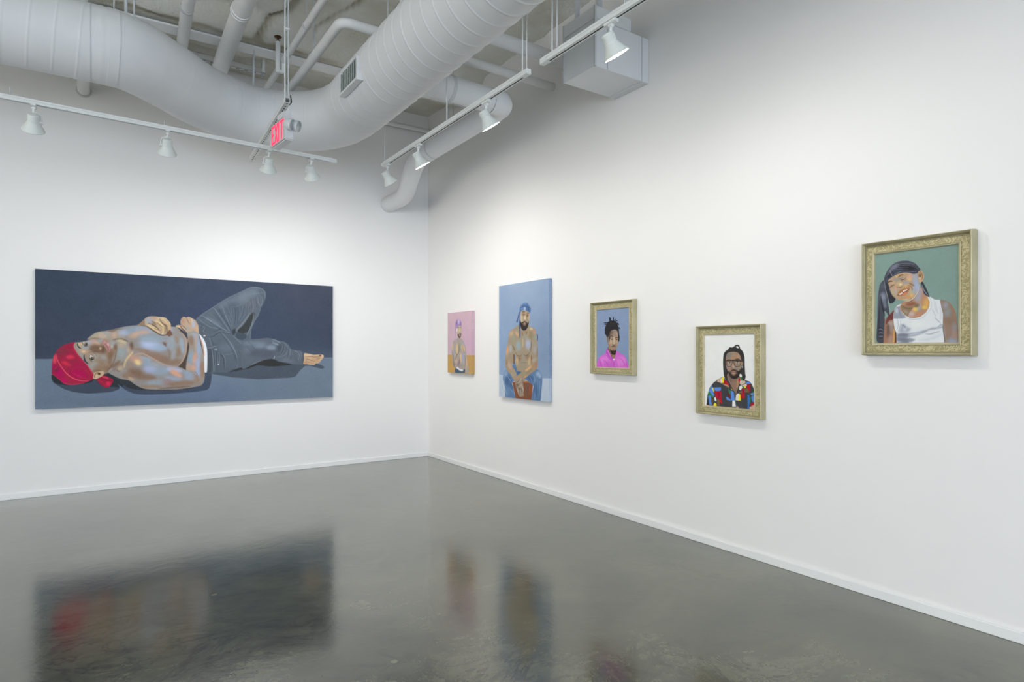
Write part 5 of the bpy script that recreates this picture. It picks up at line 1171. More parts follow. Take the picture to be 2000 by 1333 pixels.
# ---- man with glasses in the patchwork shirt
Q_GLASS = [(1376.6, 654.7), (1472.8, 653.8), (1473.1, 801), (1376.2, 790.6)]
def paint_glasses():
    P = Paint(260, 330, Q_GLASS, (229, 229, 226)); c = P.crop
    c(1380, 665, 9.52)
    shirt = [(-20, 1260), (0, 1180), (20, 1000), (60, 870), (130, 780), (210, 720), (300, 670), (400, 760), (540, 1000), (640, 720), (700, 740), (790, 770), (850, 850), (880, 960), (900, 1330), (-20, 1330)]
    P.fill(shirt, (66, 67, 70), smooth=False); P.clip = P.mask(shirt, smooth=False)
    R = (178, 30, 44); B = (92, 138, 214); Y = (236, 214, 50); G = (50, 130, 64); W = (228, 226, 224); T = (196, 168, 146); K = (52, 50, 52); BR = (120, 92, 66)
    def q(pts, col, b=0.6, sm=False): P.fill(pts, col, b=b, smooth=sm)
    q([(190, 760), (210, 710), (270, 690), (270, 790)], T); q([(262, 700), (290, 690), (285, 790), (262, 790)], (222, 216, 208)); q([(285, 660), (315, 650), (325, 700), (315, 790), (282, 785)], Y)
    q([(320, 720), (410, 790), (410, 880), (320, 800)], R); q([(265, 790), (400, 830), (410, 880), (300, 810)], (190, 150, 110), 0.8); q([(325, 690), (385, 720), (370, 760), (330, 720)], (80, 110, 190))
    q([(75, 870), (105, 820), (130, 960), (150, 1010), (110, 1050), (40, 930)], B); q([(35, 960), (50, 940), (130, 1040), (120, 1060), (30, 1000)], G); q([(105, 880), (125, 865), (150, 960), (130, 950)], Y, 0.8)
    q([(140, 870), (268, 866), (268, 920), (200, 950), (145, 920)], B); q([(150, 940), (270, 930), (275, 1040), (290, 1170), (240, 1150), (200, 1060), (170, 1060)], R); q([(200, 960), (220, 1060), (250, 1060), (240, 950)], (150, 20, 60), 1.2)
    q([(30, 1015), (80, 1020), (85, 1120), (110, 1190), (50, 1180)], B); q([(85, 1060), (112, 1070), (110, 1180), (90, 1170)], BR); q([(145, 1050), (165, 1040), (185, 1110), (175, 1130), (145, 1100)], W); q([(130, 1180), (155, 1145), (190, 1180), (180, 1220), (125, 1215)], Y)
    q([(190, 1070), (240, 1100), (250, 1210), (200, 1200)], BR); q([(0, 1180), (40, 1190), (40, 1215), (-10, 1200)], R); q([(10, 1090), (30, 1100), (40, 1180), (10, 1170)], K)
    q([(395, 880), (430, 930), (440, 1010), (415, 990)], G); q([(440, 920), (500, 960), (520, 1120), (450, 1110), (445, 1000)], B); q([(360, 1040), (430, 1080), (450, 1120), (370, 1100)], B); q([(375, 960), (440, 1010), (440, 1080), (400, 1050)], (112, 40, 46), 1.0)
    q([(455, 880), (480, 880), (500, 940), (455, 910)], Y); q([(485, 930), (510, 930), (545, 990), (535, 1000)], W); q([(560, 990), (600, 985), (590, 1120), (530, 1110), (540, 1020)], (220, 216, 208)); q([(598, 990), (625, 1010), (630, 1120), (585, 1120)], Y)
    q([(625, 1000), (700, 960), (700, 1075), (630, 1080)], R); q([(655, 880), (700, 900), (695, 980), (640, 1000)], (160, 24, 50)); q([(475, 1115), (530, 1115), (545, 1230), (470, 1225)], W); q([(540, 1240), (570, 1215), (600, 1255), (540, 1250)], T)
    q([(600, 860), (640, 830), (660, 880), (625, 930), (595, 910)], W); q([(600, 780), (640, 745), (700, 745), (720, 790), (650, 830), (625, 830)], (206, 186, 164)); q([(650, 835), (735, 800), (745, 845), (700, 880), (660, 870)], (214, 190, 170)); q([(645, 845), (700, 870), (690, 895), (660, 880)], G); q([(690, 855), (722, 860), (720, 890), (695, 890)], Y)
    q([(720, 770), (790, 775), (800, 810), (730, 815)], B); q([(740, 820), (800, 820), (800, 940), (770, 970), (740, 880)], R); q([(690, 900), (760, 900), (780, 970), (700, 970)], BR); q([(595, 960), (650, 930), (655, 985), (600, 985)], BR)
    q([(750, 1020), (790, 1015), (785, 1275), (752, 1270)], (58, 110, 176)); q([(785, 1060), (810, 1060), (805, 1150), (785, 1200)], (50, 140, 110)); q([(810, 990), (880, 970), (880, 1010), (815, 1030)], (100, 146, 200)); q([(820, 1050), (880, 1010), (880, 1160), (850, 1150), (825, 1100)], B)
    q([(840, 970), (880, 940), (880, 975)], G); q([(805, 1170), (880, 1160), (880, 1210), (800, 1215)], R); q([(790, 1240), (880, 1195), (885, 1290), (785, 1275)], T); q([(835, 830), (870, 860), (870, 890), (840, 860)], (220, 214, 120))
    P.line([(520, 1010), (530, 1120), (540, 1240)], 7, (40, 40, 42), 0.7, b=0.8)
    P.clip = None
    # hair behind
    P.fill([(310, 300), (330, 230), (400, 170), (430, 140), (470, 140), (520, 120), (560, 150), (620, 170), (670, 230), (695, 320), (700, 480), (708, 620), (712, 690), (690, 750), (660, 740), (640, 700), (600, 700), (500, 780), (400, 790), (330, 680), (312, 560), (305, 420)], (54, 52, 50), b=0.7)
    P.line([(500, 150), (540, 110), (575, 105), (600, 140), (600, 180)], 26, (50, 48, 47), 1, b=0.7, taper=False); P.line([(425, 140), (440, 170)], 34, (50, 48, 47), 1, b=0.7, taper=False)
    for x in (320, 340, 650, 672, 690): P.line([(x, 300), (x+4, 480), (x+6, 680)], 7, (82, 80, 78), 0.6, b=1)
    # neck and face
    P.fill([(390, 620), (600, 620), (605, 720), (580, 860), (545, 1000), (500, 920), (440, 830), (395, 740)], (136, 110, 94), b=0.8); P.blob((430, 720), 40, 70, (118, 104, 96), 0.8); P.blob((570, 800), 20, 80, (182, 138, 96), 0.8, ang=12); P.blob((500, 840), 46, 80, (146, 116, 96), 0.7); P.line([(400, 680), (430, 780), (500, 900)], 10, (164, 132, 112), 0.7, b=1.5)
    P.line([(405, 760), (450, 860), (540, 1000)], 16, (58, 52, 54), 0.9, b=1); P.line([(610, 720), (590, 860), (550, 990)], 14, (58, 52, 54), 0.9, b=1)
    face = [(355, 330), (380, 250), (430, 225), (500, 220), (570, 235), (615, 290), (638, 380), (640, 480), (620, 580), (580, 660), (520, 690), (460, 680), (410, 610), (370, 520), (355, 430)]
    P.fill(face, (152, 126, 108), b=0.6); P.clip = P.mask(face)
    P.blob((410, 290), 50, 50, (128, 130, 124), 0.8); P.blob((500, 270), 40, 46, (164, 140, 116), 0.8); P.blob((580, 300), 34, 50, (176, 142, 112), 0.8); P.blob((400, 500), 40, 60, (158, 146, 140), 0.8); P.blob((420, 510), 40, 20, (180, 128, 108), 0.7); P.blob((560, 540), 60, 60, (142, 134, 128), 0.7)
    P.blob((490, 330), 60, 14, (182, 132, 96), 0.8); P.blob((610, 500), 22, 80, (150, 140, 112), 0.7); P.blob((500, 500), 26, 24, (206, 178, 160), 0.7); P.blob((480, 460), 16, 40, (190, 164, 140), 0.6)
    P.clip = None
    P.fill([(400, 560), (430, 590), (450, 560), (500, 540), (560, 560), (590, 580), (625, 530), (615, 600), (590, 680), (540, 715), (480, 712), (430, 670)], (50, 44, 42), b=0.8)
    P.blob((500, 600), 60, 40, (150, 122, 102), 0.9); P.line([(440, 590), (500, 555), (560, 590)], 16, (56, 46, 42), 0.9, b=1); P.blob((495, 585), 46, 14, (160, 118, 102), 0.95); P.blob((497, 612), 38, 11, (196, 152, 134), 0.95); P.line([(450, 597), (500, 597), (548, 592)], 5, (84, 58, 50), 0.9, b=0.7); P.blob((500, 642), 30, 12, (176, 148, 122), 0.6)
    # eyes and glasses
    P.line([(365, 385), (400, 368), (460, 378)], 16, (58, 48, 42), 0.95, b=0.9); P.line([(520, 370), (570, 355), (620, 378)], 16, (58, 48, 42), 0.95, b=0.9)
    for x in (425, 560):
        P.blob((x, 416), 30, 12, (206, 200, 192), 0.9, soft=0.4); P.blob((x+2, 412), 14, 11, (52, 44, 40), 1, soft=0.3); P.line([(x-34, 414), (x, 396), (x+34, 412)], 9, (64, 50, 44), 0.9, b=0.8); P.line([(x-28, 430), (x, 434), (x+28, 428)], 5, (104, 84, 72), 0.7, b=1); P.blob((x-6, 406), 4, 3, (236, 234, 230), 0.9, soft=0.3)
    for x0, x1 in ((368, 470), (505, 622)):
        P.line([(x0, 385), (x0+4, 450), (x0+25, 488), (x1-25, 488), (x1-4, 450), (x1, 385), (x0+40, 375), (x0, 385)], 8, (60, 50, 44), 0.95, b=0.7, taper=False)
    P.line([(468, 395), (488, 385), (508, 395)], 8, (60, 50, 44), 0.95, b=0.7); P.line([(355, 382), (500, 378), (650, 400)], 12, (50, 42, 38), 0.9, b=0.8, taper=False)
    P.line([(460, 510), (490, 525), (530, 510)], 9, (96, 72, 60), 0.8, b=1); P.blob((650, 440), 18, 40, (166, 140, 112), 0.9); P.blob((655, 500), 14, 22, (158, 164, 172), 0.9)
    P.fill([(605, 640), (630, 625), (650, 660), (640, 690), (612, 680)], W, b=0.7); P.fill([(600, 680), (640, 690), (665, 740), (650, 750), (610, 700)], G, b=0.7); P.fill([(595, 700), (625, 730), (600, 790), (590, 770)], R, b=0.7)
    P.fill([(660, 640), (710, 640), (712, 700), (690, 750), (665, 720)], (52, 50, 49), b=0.8)
    P.grain(1.0, 1.0)
    return P

# ---- man in the pink shirt
Q_PINK = [(1165.8, 606), (1228.5, 602.3), (1228.2, 719.3), (1164.8, 716.3)]
def paint_pinkshirt():
    P = Paint(230, 300, Q_PINK, (134, 152, 182)); c = P.crop
    c(1160, 600, 10.667)
    P.blob((400, 1000), 400, 300, (124, 146, 178), 0.7, soft=0.8)
    shirt = [(40, 1270), (70, 1130), (110, 1040), (180, 990), (240, 950), (270, 870), (340, 960), (400, 1010), (470, 910), (540, 960), (620, 1010), (670, 1090), (700, 1200), (705, 1300), (40, 1300)]
    P.fill(shirt, (204, 104, 200), b=0.7); P.clip = P.mask(shirt)
    P.blob((220, 1080), 90, 60, (222, 130, 214), 0.8); P.blob((560, 1120), 90, 80, (220, 134, 212), 0.8); P.blob((330, 1200), 140, 60, (196, 98, 196), 0.8)
    for q in ([(180, 1080), (260, 1150), (300, 1230)], [(110, 1090), (140, 1180), (150, 1250)], [(520, 1060), (600, 1130), (640, 1240)], [(400, 1090), (410, 1180), (400, 1260)], [(260, 1000), (300, 1060), (340, 1130)], [(640, 1100), (670, 1180), (680, 1250)]): P.line(q, 9, (164, 66, 170), 0.8, b=1.2)
    for q in ([(130, 1060), (180, 1150), (200, 1240)], [(560, 1020), (630, 1090), (660, 1180)], [(230, 1000), (300, 1080), (360, 1160)], [(450, 1060), (500, 1140), (520, 1240)]): P.line(q, 8, (234, 156, 226), 0.7, b=1.2)
    P.clip = None
    P.fill([(300, 820), (450, 820), (450, 960), (420, 1060), (400, 1085), (340, 1020), (290, 900)], (126, 98, 80), b=0.8); P.blob((400, 1020), 30, 40, (160, 130, 104), 0.8)
    P.fill([(385, 1080), (430, 1070), (415, 1105), (400, 1105)], (232, 228, 232), b=0.8)
    P.fill([(268, 870), (300, 900), (350, 1000), (390, 1090), (355, 1110), (300, 1030), (250, 940)], (188, 84, 190), b=0.8); P.line([(270, 880), (320, 970), (350, 1040)], 12, (230, 150, 226), 0.8, b=1); P.fill([(440, 1010), (465, 960), (480, 1010), (455, 1100), (425, 1080)], (206, 110, 202), b=0.8); P.line([(455, 990), (450, 1020)], 10, (90, 60, 96), 0.8, b=1)
    face = [(285, 560), (310, 490), (400, 470), (480, 490), (505, 560), (508, 680), (490, 790), (455, 890), (420, 950), (370, 940), (320, 880), (290, 780), (280, 680)]
    P.fill(face, (160, 136, 116), b=0.6); P.clip = P.mask(face)
    P.blob((420, 540), 60, 50, (150, 136, 130), 0.8); P.blob((370, 530), 30, 40, (120, 98, 84), 0.8); P.blob((340, 720), 40, 60, (196, 172, 142), 0.85); P.blob((415, 700), 16, 90, (212, 188, 160), 0.8); P.blob((470, 720), 26, 60, (184, 158, 134), 0.8); P.blob((310, 800), 30, 60, (150, 124, 102), 0.7); P.blob((480, 560), 20, 60, (176, 150, 124), 0.7)
    P.clip = None
    P.line([(335, 610), (370, 600), (395, 625)], 14, (70, 54, 46), 0.95, b=1); P.line([(440, 650), (470, 635), (500, 630)], 14, (70, 54, 46), 0.95, b=1); P.blob((372, 674), 24, 9, (196, 186, 174), 0.8, soft=0.4); P.blob((476, 678), 20, 9, (190, 178, 166), 0.8, soft=0.4); P.blob((374, 674), 10, 9, (46, 38, 36), 1, soft=0.3); P.blob((474, 678), 9, 9, (46, 38, 36), 1, soft=0.3); P.line([(345, 670), (372, 662), (402, 672)], 9, (50, 42, 38), 0.95, b=0.8); P.line([(450, 674), (475, 667), (500, 672)], 9, (50, 42, 38), 0.95, b=0.8)
    P.line([(385, 775), (415, 785), (445, 770)], 9, (96, 72, 60), 0.9, b=1); P.line([(365, 830), (390, 810), (420, 805), (450, 820)], 13, (54, 44, 40), 0.95, b=1); P.blob((415, 835), 30, 10, (160, 116, 106), 0.95, soft=0.3); P.blob((415, 856), 26, 9, (178, 136, 122), 0.95, soft=0.3); P.line([(380, 845), (445, 846)], 5, (80, 56, 50), 0.9, b=0.6)
    P.fill([(330, 860), (360, 900), (400, 905), (440, 900), (462, 870), (455, 930), (430, 985), (380, 980), (345, 940)], (52, 42, 38), b=1); P.blob((400, 890), 22, 10, (110, 84, 70), 0.8)
    hair = [(300, 600), (270, 640), (245, 560), (225, 480), (245, 400), (280, 330), (340, 290), (420, 290), (480, 340), (500, 400), (515, 480), (520, 580), (520, 690), (505, 720), (500, 600), (480, 500), (440, 470), (380, 480), (330, 520)]
    P.fill(hair, (46, 44, 46), b=0.8)
    for q in ([(330, 310), (330, 260), (320, 210)], [(350, 300), (345, 250), (330, 220)], [(400, 300), (405, 250), (400, 210)], [(300, 320), (250, 330), (205, 330)], [(280, 350), (240, 360), (220, 370)], [(440, 310), (470, 290), (490, 300)], [(470, 340), (500, 350), (515, 385)], [(490, 420), (520, 440), (530, 470)], [(240, 480), (235, 540), (240, 570)], [(500, 560), (520, 620), (515, 720)], [(420, 300), (440, 270), (450, 260)]):
        P.line(q, 20, (46, 44, 48), 1, b=0.7)
    P.line([(330, 500), (315, 600), (315, 740)], 26, (50, 42, 40), 1, b=0.8); P.line([(350, 490), (345, 580), (330, 680)], 12, (80, 62, 54), 0.8, b=0.9); P.line([(285, 520), (275, 640), (290, 740)], 10, (60, 52, 50), 0.9, b=0.9); P.line([(260, 600), (265, 680), (275, 720)], 12, (166, 146, 130), 0.8, b=1)
    P.line([(340, 345), (400, 330), (460, 350)], 8, (88, 84, 88), 0.6, b=1.5); P.line([(300, 400), (380, 380), (470, 400)], 8, (74, 70, 74), 0.5, b=1.5)
    P.grain(1.0, 1.0)
    return P

# ---- seated man on blue
Q_SEAT = [(975, 559.5), (1072, 543.5), (1072, 785.2), (974.3, 775)]
def paint_seated():
    P = Paint(340, 470, Q_SEAT, (138, 158, 186)); c = P.crop
    c(960, 530, 4.757)
    P.blob((300, 180), 200, 120, (150, 168, 192), 0.8, soft=0.8); P.blob((150, 700), 200, 200, (134, 158, 190), 0.6, soft=0.8); P.blob((500, 700), 120, 300, (126, 146, 174), 0.7, soft=0.8)
    P.fill([(60, 960), (135, 972), (240, 985), (470, 992), (560, 994), (560, 1240), (60, 1240)], (178, 191, 207), b=0.6, smooth=False)
    # chair
    c(980, 690, 13.333)
    P.fill([(300, -60), (330, -60), (335, 280), (302, 280)], (118, 84, 64), b=0.8); P.fill([(750, -60), (790, -60), (800, 240), (750, 260)], (150, 100, 70), b=0.8)
    P.fill([(270, 760), (560, 710), (720, 740), (810, 830), (790, 1000), (770, 1240), (360, 1200), (320, 1000)], (128, 80, 58), b=0.7, smooth=False); P.fill([(570, 730), (640, 720), (740, 770), (600, 765)], (182, 122, 76), b=0.8); P.blob((660, 950), 60, 200, (110, 84, 70), 0.7); P.blob((740, 950), 40, 150, (150, 84, 56), 0.7); P.line([(400, 1100), (520, 1190)], 40, (140, 72, 46), 0.5, b=2)
    # jeans
    jl = [(140, 440), (90, 450), (40, 560), (30, 680), (60, 800), (95, 960), (105, 1150), (330, 1190), (320, 1050), (290, 900), (270, 760), (420, 700), (560, 700), (640, 700), (740, 780), (825, 850), (800, 1000), (780, 1230), (990, 1260), (1030, 1000), (1050, 800), (1050, 620), (1010, 490), (930, 420), (800, 380), (720, 300), (700, 280), (480, 290), (370, 270), (290, 300)]
    P.fill(jl, (92, 122, 160), b=0.7); P.clip = P.mask(jl)
    P.blob((100, 540), 60, 100, (136, 160, 190), 0.85); P.blob((140, 720), 50, 120, (72, 98, 138), 0.8); P.blob((230, 850), 60, 100, (78, 106, 146), 0.7, ang=-20); P.blob((150, 1000), 60, 120, (104, 136, 170), 0.8); P.blob((950, 540), 70, 70, (154, 174, 202), 0.9); P.blob((1000, 600), 40, 50, (160, 180, 208), 0.7)
    P.blob((900, 800), 60, 160, (110, 136, 168), 0.8); P.blob((870, 950), 50, 200, (76, 106, 144), 0.7); P.blob((980, 900), 40, 160, (88, 118, 154), 0.7); P.blob((740, 650), 80, 60, (68, 92, 132), 0.8); P.blob((420, 420), 80, 60, (82, 114, 152), 0.7); P.blob((560, 380), 90, 40, (108, 142, 182), 0.7); P.blob((450, 520), 60, 30, (66, 92, 130), 0.8)
    for q in ([(360, 310), (420, 380), (490, 470)], [(290, 300), (400, 300), (470, 340)], [(420, 290), (520, 400), (600, 420)], [(150, 600), (200, 680), (240, 740)], [(60, 620), (70, 760), (110, 900)], [(720, 600), (770, 680), (800, 780)], [(830, 560), (860, 700), (830, 800)], [(1000, 700), (990, 900), (970, 1150)], [(200, 900), (250, 980), (300, 1040)], [(840, 1000), (860, 1100), (840, 1220)], [(120, 980), (130, 1080), (130, 1150)]):
        P.line(q, 9, (168, 190, 214), 0.7, b=1.0)
    for q in ([(390, 320), (460, 420), (520, 480)], [(170, 560), (220, 660), (260, 740)], [(780, 620), (800, 720), (810, 790)], [(900, 700), (910, 900), (900, 1150)], [(560, 350), (640, 330), (700, 300)], [(220, 780), (280, 900), (310, 1020)]): P.line(q, 9, (54, 76, 112), 0.7, b=1.2)
    P.clip = None
    P.line([(480, 300), (560, 320), (640, 310), (720, 280)], 9, (196, 210, 224), 0.9, b=0.8); P.line([(530, 345), (620, 335), (690, 305)], 12, (46, 62, 90), 0.8, b=1)
    # torso
    c(980, 580, 11.111)
    tor = [(340, 620), (270, 680), (190, 740), (150, 850), (130, 1000), (100, 1150), (80, 1330), (75, 1400), (240, 1440), (250, 1250), (300, 1280), (300, 1460), (330, 1590), (400, 1620), (520, 1640), (620, 1600), (630, 1330), (640, 1250), (660, 1340), (690, 1420), (780, 1420), (790, 1250), (780, 1050), (750, 880), (730, 720), (690, 670), (620, 650), (590, 600), (560, 640), (440, 640), (400, 600)]
    P.fill(tor, (158, 144, 122), b=0.8); P.clip = P.mask(tor)
    P.blob((210, 800), 50, 60, (196, 162, 128), 0.85); P.blob((330, 800), 26, 60, (208, 164, 128), 0.8, ang=-24); P.blob((250, 900), 50, 70, (148, 150, 132), 0.7); P.blob((120, 1180), 30, 120, (214, 160, 118), 0.9); P.blob((190, 1130), 30, 90, (164, 166, 170), 0.85); P.blob((160, 1300), 50, 90, (152, 142, 126), 0.7)
    P.blob((360, 1060), 50, 110, (146, 162, 170), 0.95); P.blob((570, 1030), 56, 110, (160, 168, 188), 0.95); P.blob((570, 1000), 30, 60, (172, 174, 198), 0.7); P.blob((490, 870), 60, 50, (146, 150, 140), 0.7); P.blob((440, 780), 30, 60, (160, 132, 100), 0.8); P.blob((540, 770), 26, 50, (140, 114, 88), 0.7); P.blob((500, 720), 60, 26, (150, 140, 124), 0.8)
    P.blob((640, 690), 40, 26, (208, 182, 140), 0.85); P.blob((710, 760), 34, 60, (186, 144, 124), 0.85); P.blob((720, 870), 30, 50, (146, 154, 146), 0.8); P.blob((630, 830), 40, 90, (142, 128, 100), 0.7); P.blob((690, 1000), 50, 80, (156, 150, 132), 0.7); P.blob((720, 1150), 50, 90, (164, 158, 156), 0.85); P.blob((770, 1200), 16, 120, (140, 120, 100), 0.7)
    P.blob((460, 1290), 40, 40, (150, 148, 136), 0.9); P.blob((390, 1330), 40, 60, (146, 116, 92), 0.8); P.blob((560, 1300), 50, 50, (136, 116, 92), 0.7); P.blob((600, 1400), 30, 100, (196, 166, 128), 0.7); P.blob((330, 1400), 24, 90, (204, 174, 128), 0.7); P.blob((470, 1440), 60, 80, (150, 142, 124), 0.8)
    P.clip = None
    P.line([(462, 900), (464, 1000), (460, 1100)], 9, (212, 190, 154), 0.9, b=0.9); P.line([(300, 1210), (340, 1270), (400, 1280), (450, 1240)], 9, (104, 80, 62), 0.85, b=1.1); P.line([(470, 1240), (520, 1275), (580, 1240), (620, 1180)], 9, (104, 80, 62), 0.85, b=1.1); P.line([(225, 1040), (260, 1100), (290, 1180)], 12, (100, 80, 64), 0.8, b=1.4); P.line([(640, 960), (640, 1060), (625, 1180)], 10, (96, 76, 60), 0.8, b=1.2)
    P.line([(400, 1430), (470, 1425), (550, 1430)], 7, (116, 92, 72), 0.7, b=1); P.line([(560, 700), (570, 780), (560, 840)], 10, (214, 180, 130), 0.7, b=1.2); P.line([(430, 740), (450, 800), (470, 850)], 8, (110, 84, 64), 0.6, b=1.2)
    P.line([(762, 800), (780, 850), (775, 960)], 16, (96, 76, 78), 0.9, b=1)
    # forearms and hands
    c(980, 690, 13.333)
    la = [(90, 120), (110, 200), (85, 300), (110, 400), (150, 470), (230, 560), (300, 680), (340, 740), (400, 700), (400, 600), (350, 480), (280, 350), (240, 220), (250, 150)]
    P.fill(la, (164, 142, 118), b=0.8); P.clip = P.mask(la); P.blob((200, 320), 50, 120, (186, 158, 136), 0.8, ang=-24); P.blob((130, 240), 30, 70, (150, 128, 98), 0.8); P.blob((300, 560), 60, 70, (160, 154, 132), 0.8); P.blob((130, 380), 26, 60, (140, 146, 136), 0.6); P.line([(240, 230), (300, 380), (380, 560)], 12, (196, 170, 140), 0.7, b=1.6); P.clip = None
    ra = [(780, 150), (900, 120), (940, 200), (935, 330), (910, 400), (840, 470), (760, 520), (680, 590), (600, 650), (560, 700), (480, 720), (400, 720), (400, 600), (480, 520), (560, 460), (680, 370), (760, 280)]
    P.fill(ra, (160, 138, 112), b=0.8); P.clip = P.mask(ra); P.blob((850, 180), 60, 50, (160, 166, 158), 0.85, ang=-40); P.blob((890, 290), 40, 90, (164, 126, 102), 0.85); P.blob((690, 400), 110, 26, (214, 168, 124), 0.9, ang=-38); P.blob((720, 470), 110, 24, (138, 130, 104), 0.8, ang=-34); P.blob((560, 540), 90, 40, (150, 146, 118), 0.8, ang=-26); P.blob((620, 620), 50, 26, (196, 160, 112), 0.8, ang=-50); P.blob((450, 620), 60, 50, (176, 150, 116), 0.7); P.clip = None
    hand = [(350, 720), (400, 680), (480, 650), (570, 640), (590, 690), (560, 770), (560, 860), (575, 960), (560, 1040), (575, 1110), (500, 1140), (440, 1110), (410, 1030), (380, 930), (355, 840)]
    P.fill(hand, (154, 138, 122), b=0.7); P.clip = P.mask(hand); P.blob((400, 820), 30, 60, (112, 92, 76), 0.8); P.blob((460, 860), 30, 60, (180, 160, 138), 0.7); P.blob((450, 930), 40, 30, (104, 96, 84), 0.8)
    for q in ([(370, 790), (430, 770), (490, 690), (520, 640)], [(500, 800), (540, 900), (570, 980)], [(400, 900), (430, 1000), (450, 1060)], [(470, 960), (480, 1050)], [(540, 860), (560, 960)]): P.line(q, 12, (214, 198, 172), 0.8, b=1)
    for q in ([(390, 850), (440, 850), (480, 780)], [(440, 940), (460, 1040), (470, 1090)], [(500, 900), (520, 1000), (520, 1080)], [(370, 760), (430, 740), (480, 680)], [(530, 680), (545, 760), (530, 800)]): P.line(q, 10, (84, 68, 58), 0.8, b=1)
    P.clip = None
    # head
    c(980, 580, 11.111)
    face = [(405, 330), (440, 295), (500, 290), (570, 310), (600, 370), (605, 470), (585, 570), (560, 640), (500, 670), (440, 650), (410, 580), (400, 450)]
    P.fill(face, (172, 154, 128), b=0.6); P.clip = P.mask(face); P.blob((430, 440), 24, 110, (196, 178, 148), 0.8); P.blob((505, 450), 16, 60, (214, 196, 166), 0.85); P.blob((560, 500), 26, 60, (156, 146, 124), 0.8); P.blob((470, 380), 40, 30, (146, 118, 92), 0.8); P.blob((560, 400), 34, 40, (140, 114, 90), 0.8); P.blob((590, 420), 12, 80, (210, 180, 140), 0.7); P.clip = None
    P.line([(445, 335), (475, 318), (505, 330)], 14, (64, 52, 44), 0.95, b=1); P.line([(550, 352), (575, 350), (592, 368)], 14, (64, 52, 44), 0.95, b=1); P.blob((480, 388), 22, 9, (84, 66, 54), 0.8, soft=0.5); P.blob((567, 408), 20, 9, (84, 66, 54), 0.8, soft=0.5); P.blob((480, 392), 12, 5, (176, 160, 140), 0.7, soft=0.3); P.blob((567, 411), 11, 5, (170, 152, 132), 0.7, soft=0.3); P.blob((481, 390), 6, 6, (46, 38, 34), 1, soft=0.3); P.blob((568, 409), 6, 6, (46, 38, 34), 1, soft=0.3)
    P.line([(480, 490), (500, 505), (530, 495)], 10, (110, 84, 66), 0.8, b=1)
    P.fill([(400, 520), (430, 560), (460, 540), (500, 525), (540, 545), (565, 570), (588, 530), (580, 600), (555, 670), (520, 715), (470, 728), (430, 690), (405, 620)], (52, 46, 44), b=0.8); P.blob((497, 580), 34, 34, (186, 150, 128), 0.9); P.line([(460, 570), (495, 590), (535, 575)], 8, (116, 80, 68), 0.8, b=0.9); P.line([(455, 555), (500, 540), (545, 560)], 12, (58, 48, 44), 0.9, b=1)
    dr = [(395, 330), (392, 250), (420, 180), (470, 140), (510, 110), (560, 140), (600, 190), (630, 250), (625, 330), (605, 340), (560, 310), (500, 290), (440, 300)]
    P.fill(dr, (84, 112, 158), b=0.6); P.clip = P.mask(dr); P.blob((500, 260), 26, 50, (170, 188, 216), 0.8); P.blob((440, 250), 26, 40, (112, 140, 180), 0.8); P.blob((590, 260), 24, 50, (66, 92, 138), 0.8); P.line([(400, 240), (500, 205), (620, 240)], 12, (52, 74, 118), 0.85, b=1); P.line([(410, 230), (450, 160), (500, 120)], 10, (146, 170, 200), 0.8, b=1); P.line([(530, 220), (540, 290)], 12, (60, 86, 132), 0.8, b=1)
    P.line([(570, 150), (600, 200), (615, 300)], 8, (150, 174, 204), 0.7, b=1); P.clip = None; P.blob((510, 130), 24, 26, (150, 172, 200), 0.8); P.line([(440, 190), (470, 150), (520, 140), (570, 160), (610, 220)], 14, (104, 134, 176), 0.8, b=1.2)
    P.fill([(380, 330), (355, 400), (340, 480), (315, 530), (340, 560), (360, 480), (385, 420), (370, 560), (380, 700), (390, 900), (405, 850), (405, 700), (400, 560), (405, 400), (410, 330)], (70, 92, 136), b=0.7); P.line([(385, 350), (385, 450), (380, 560)], 10, (140, 164, 200), 0.8, b=1)
    P.grain(1.0, 1.0)
    return P

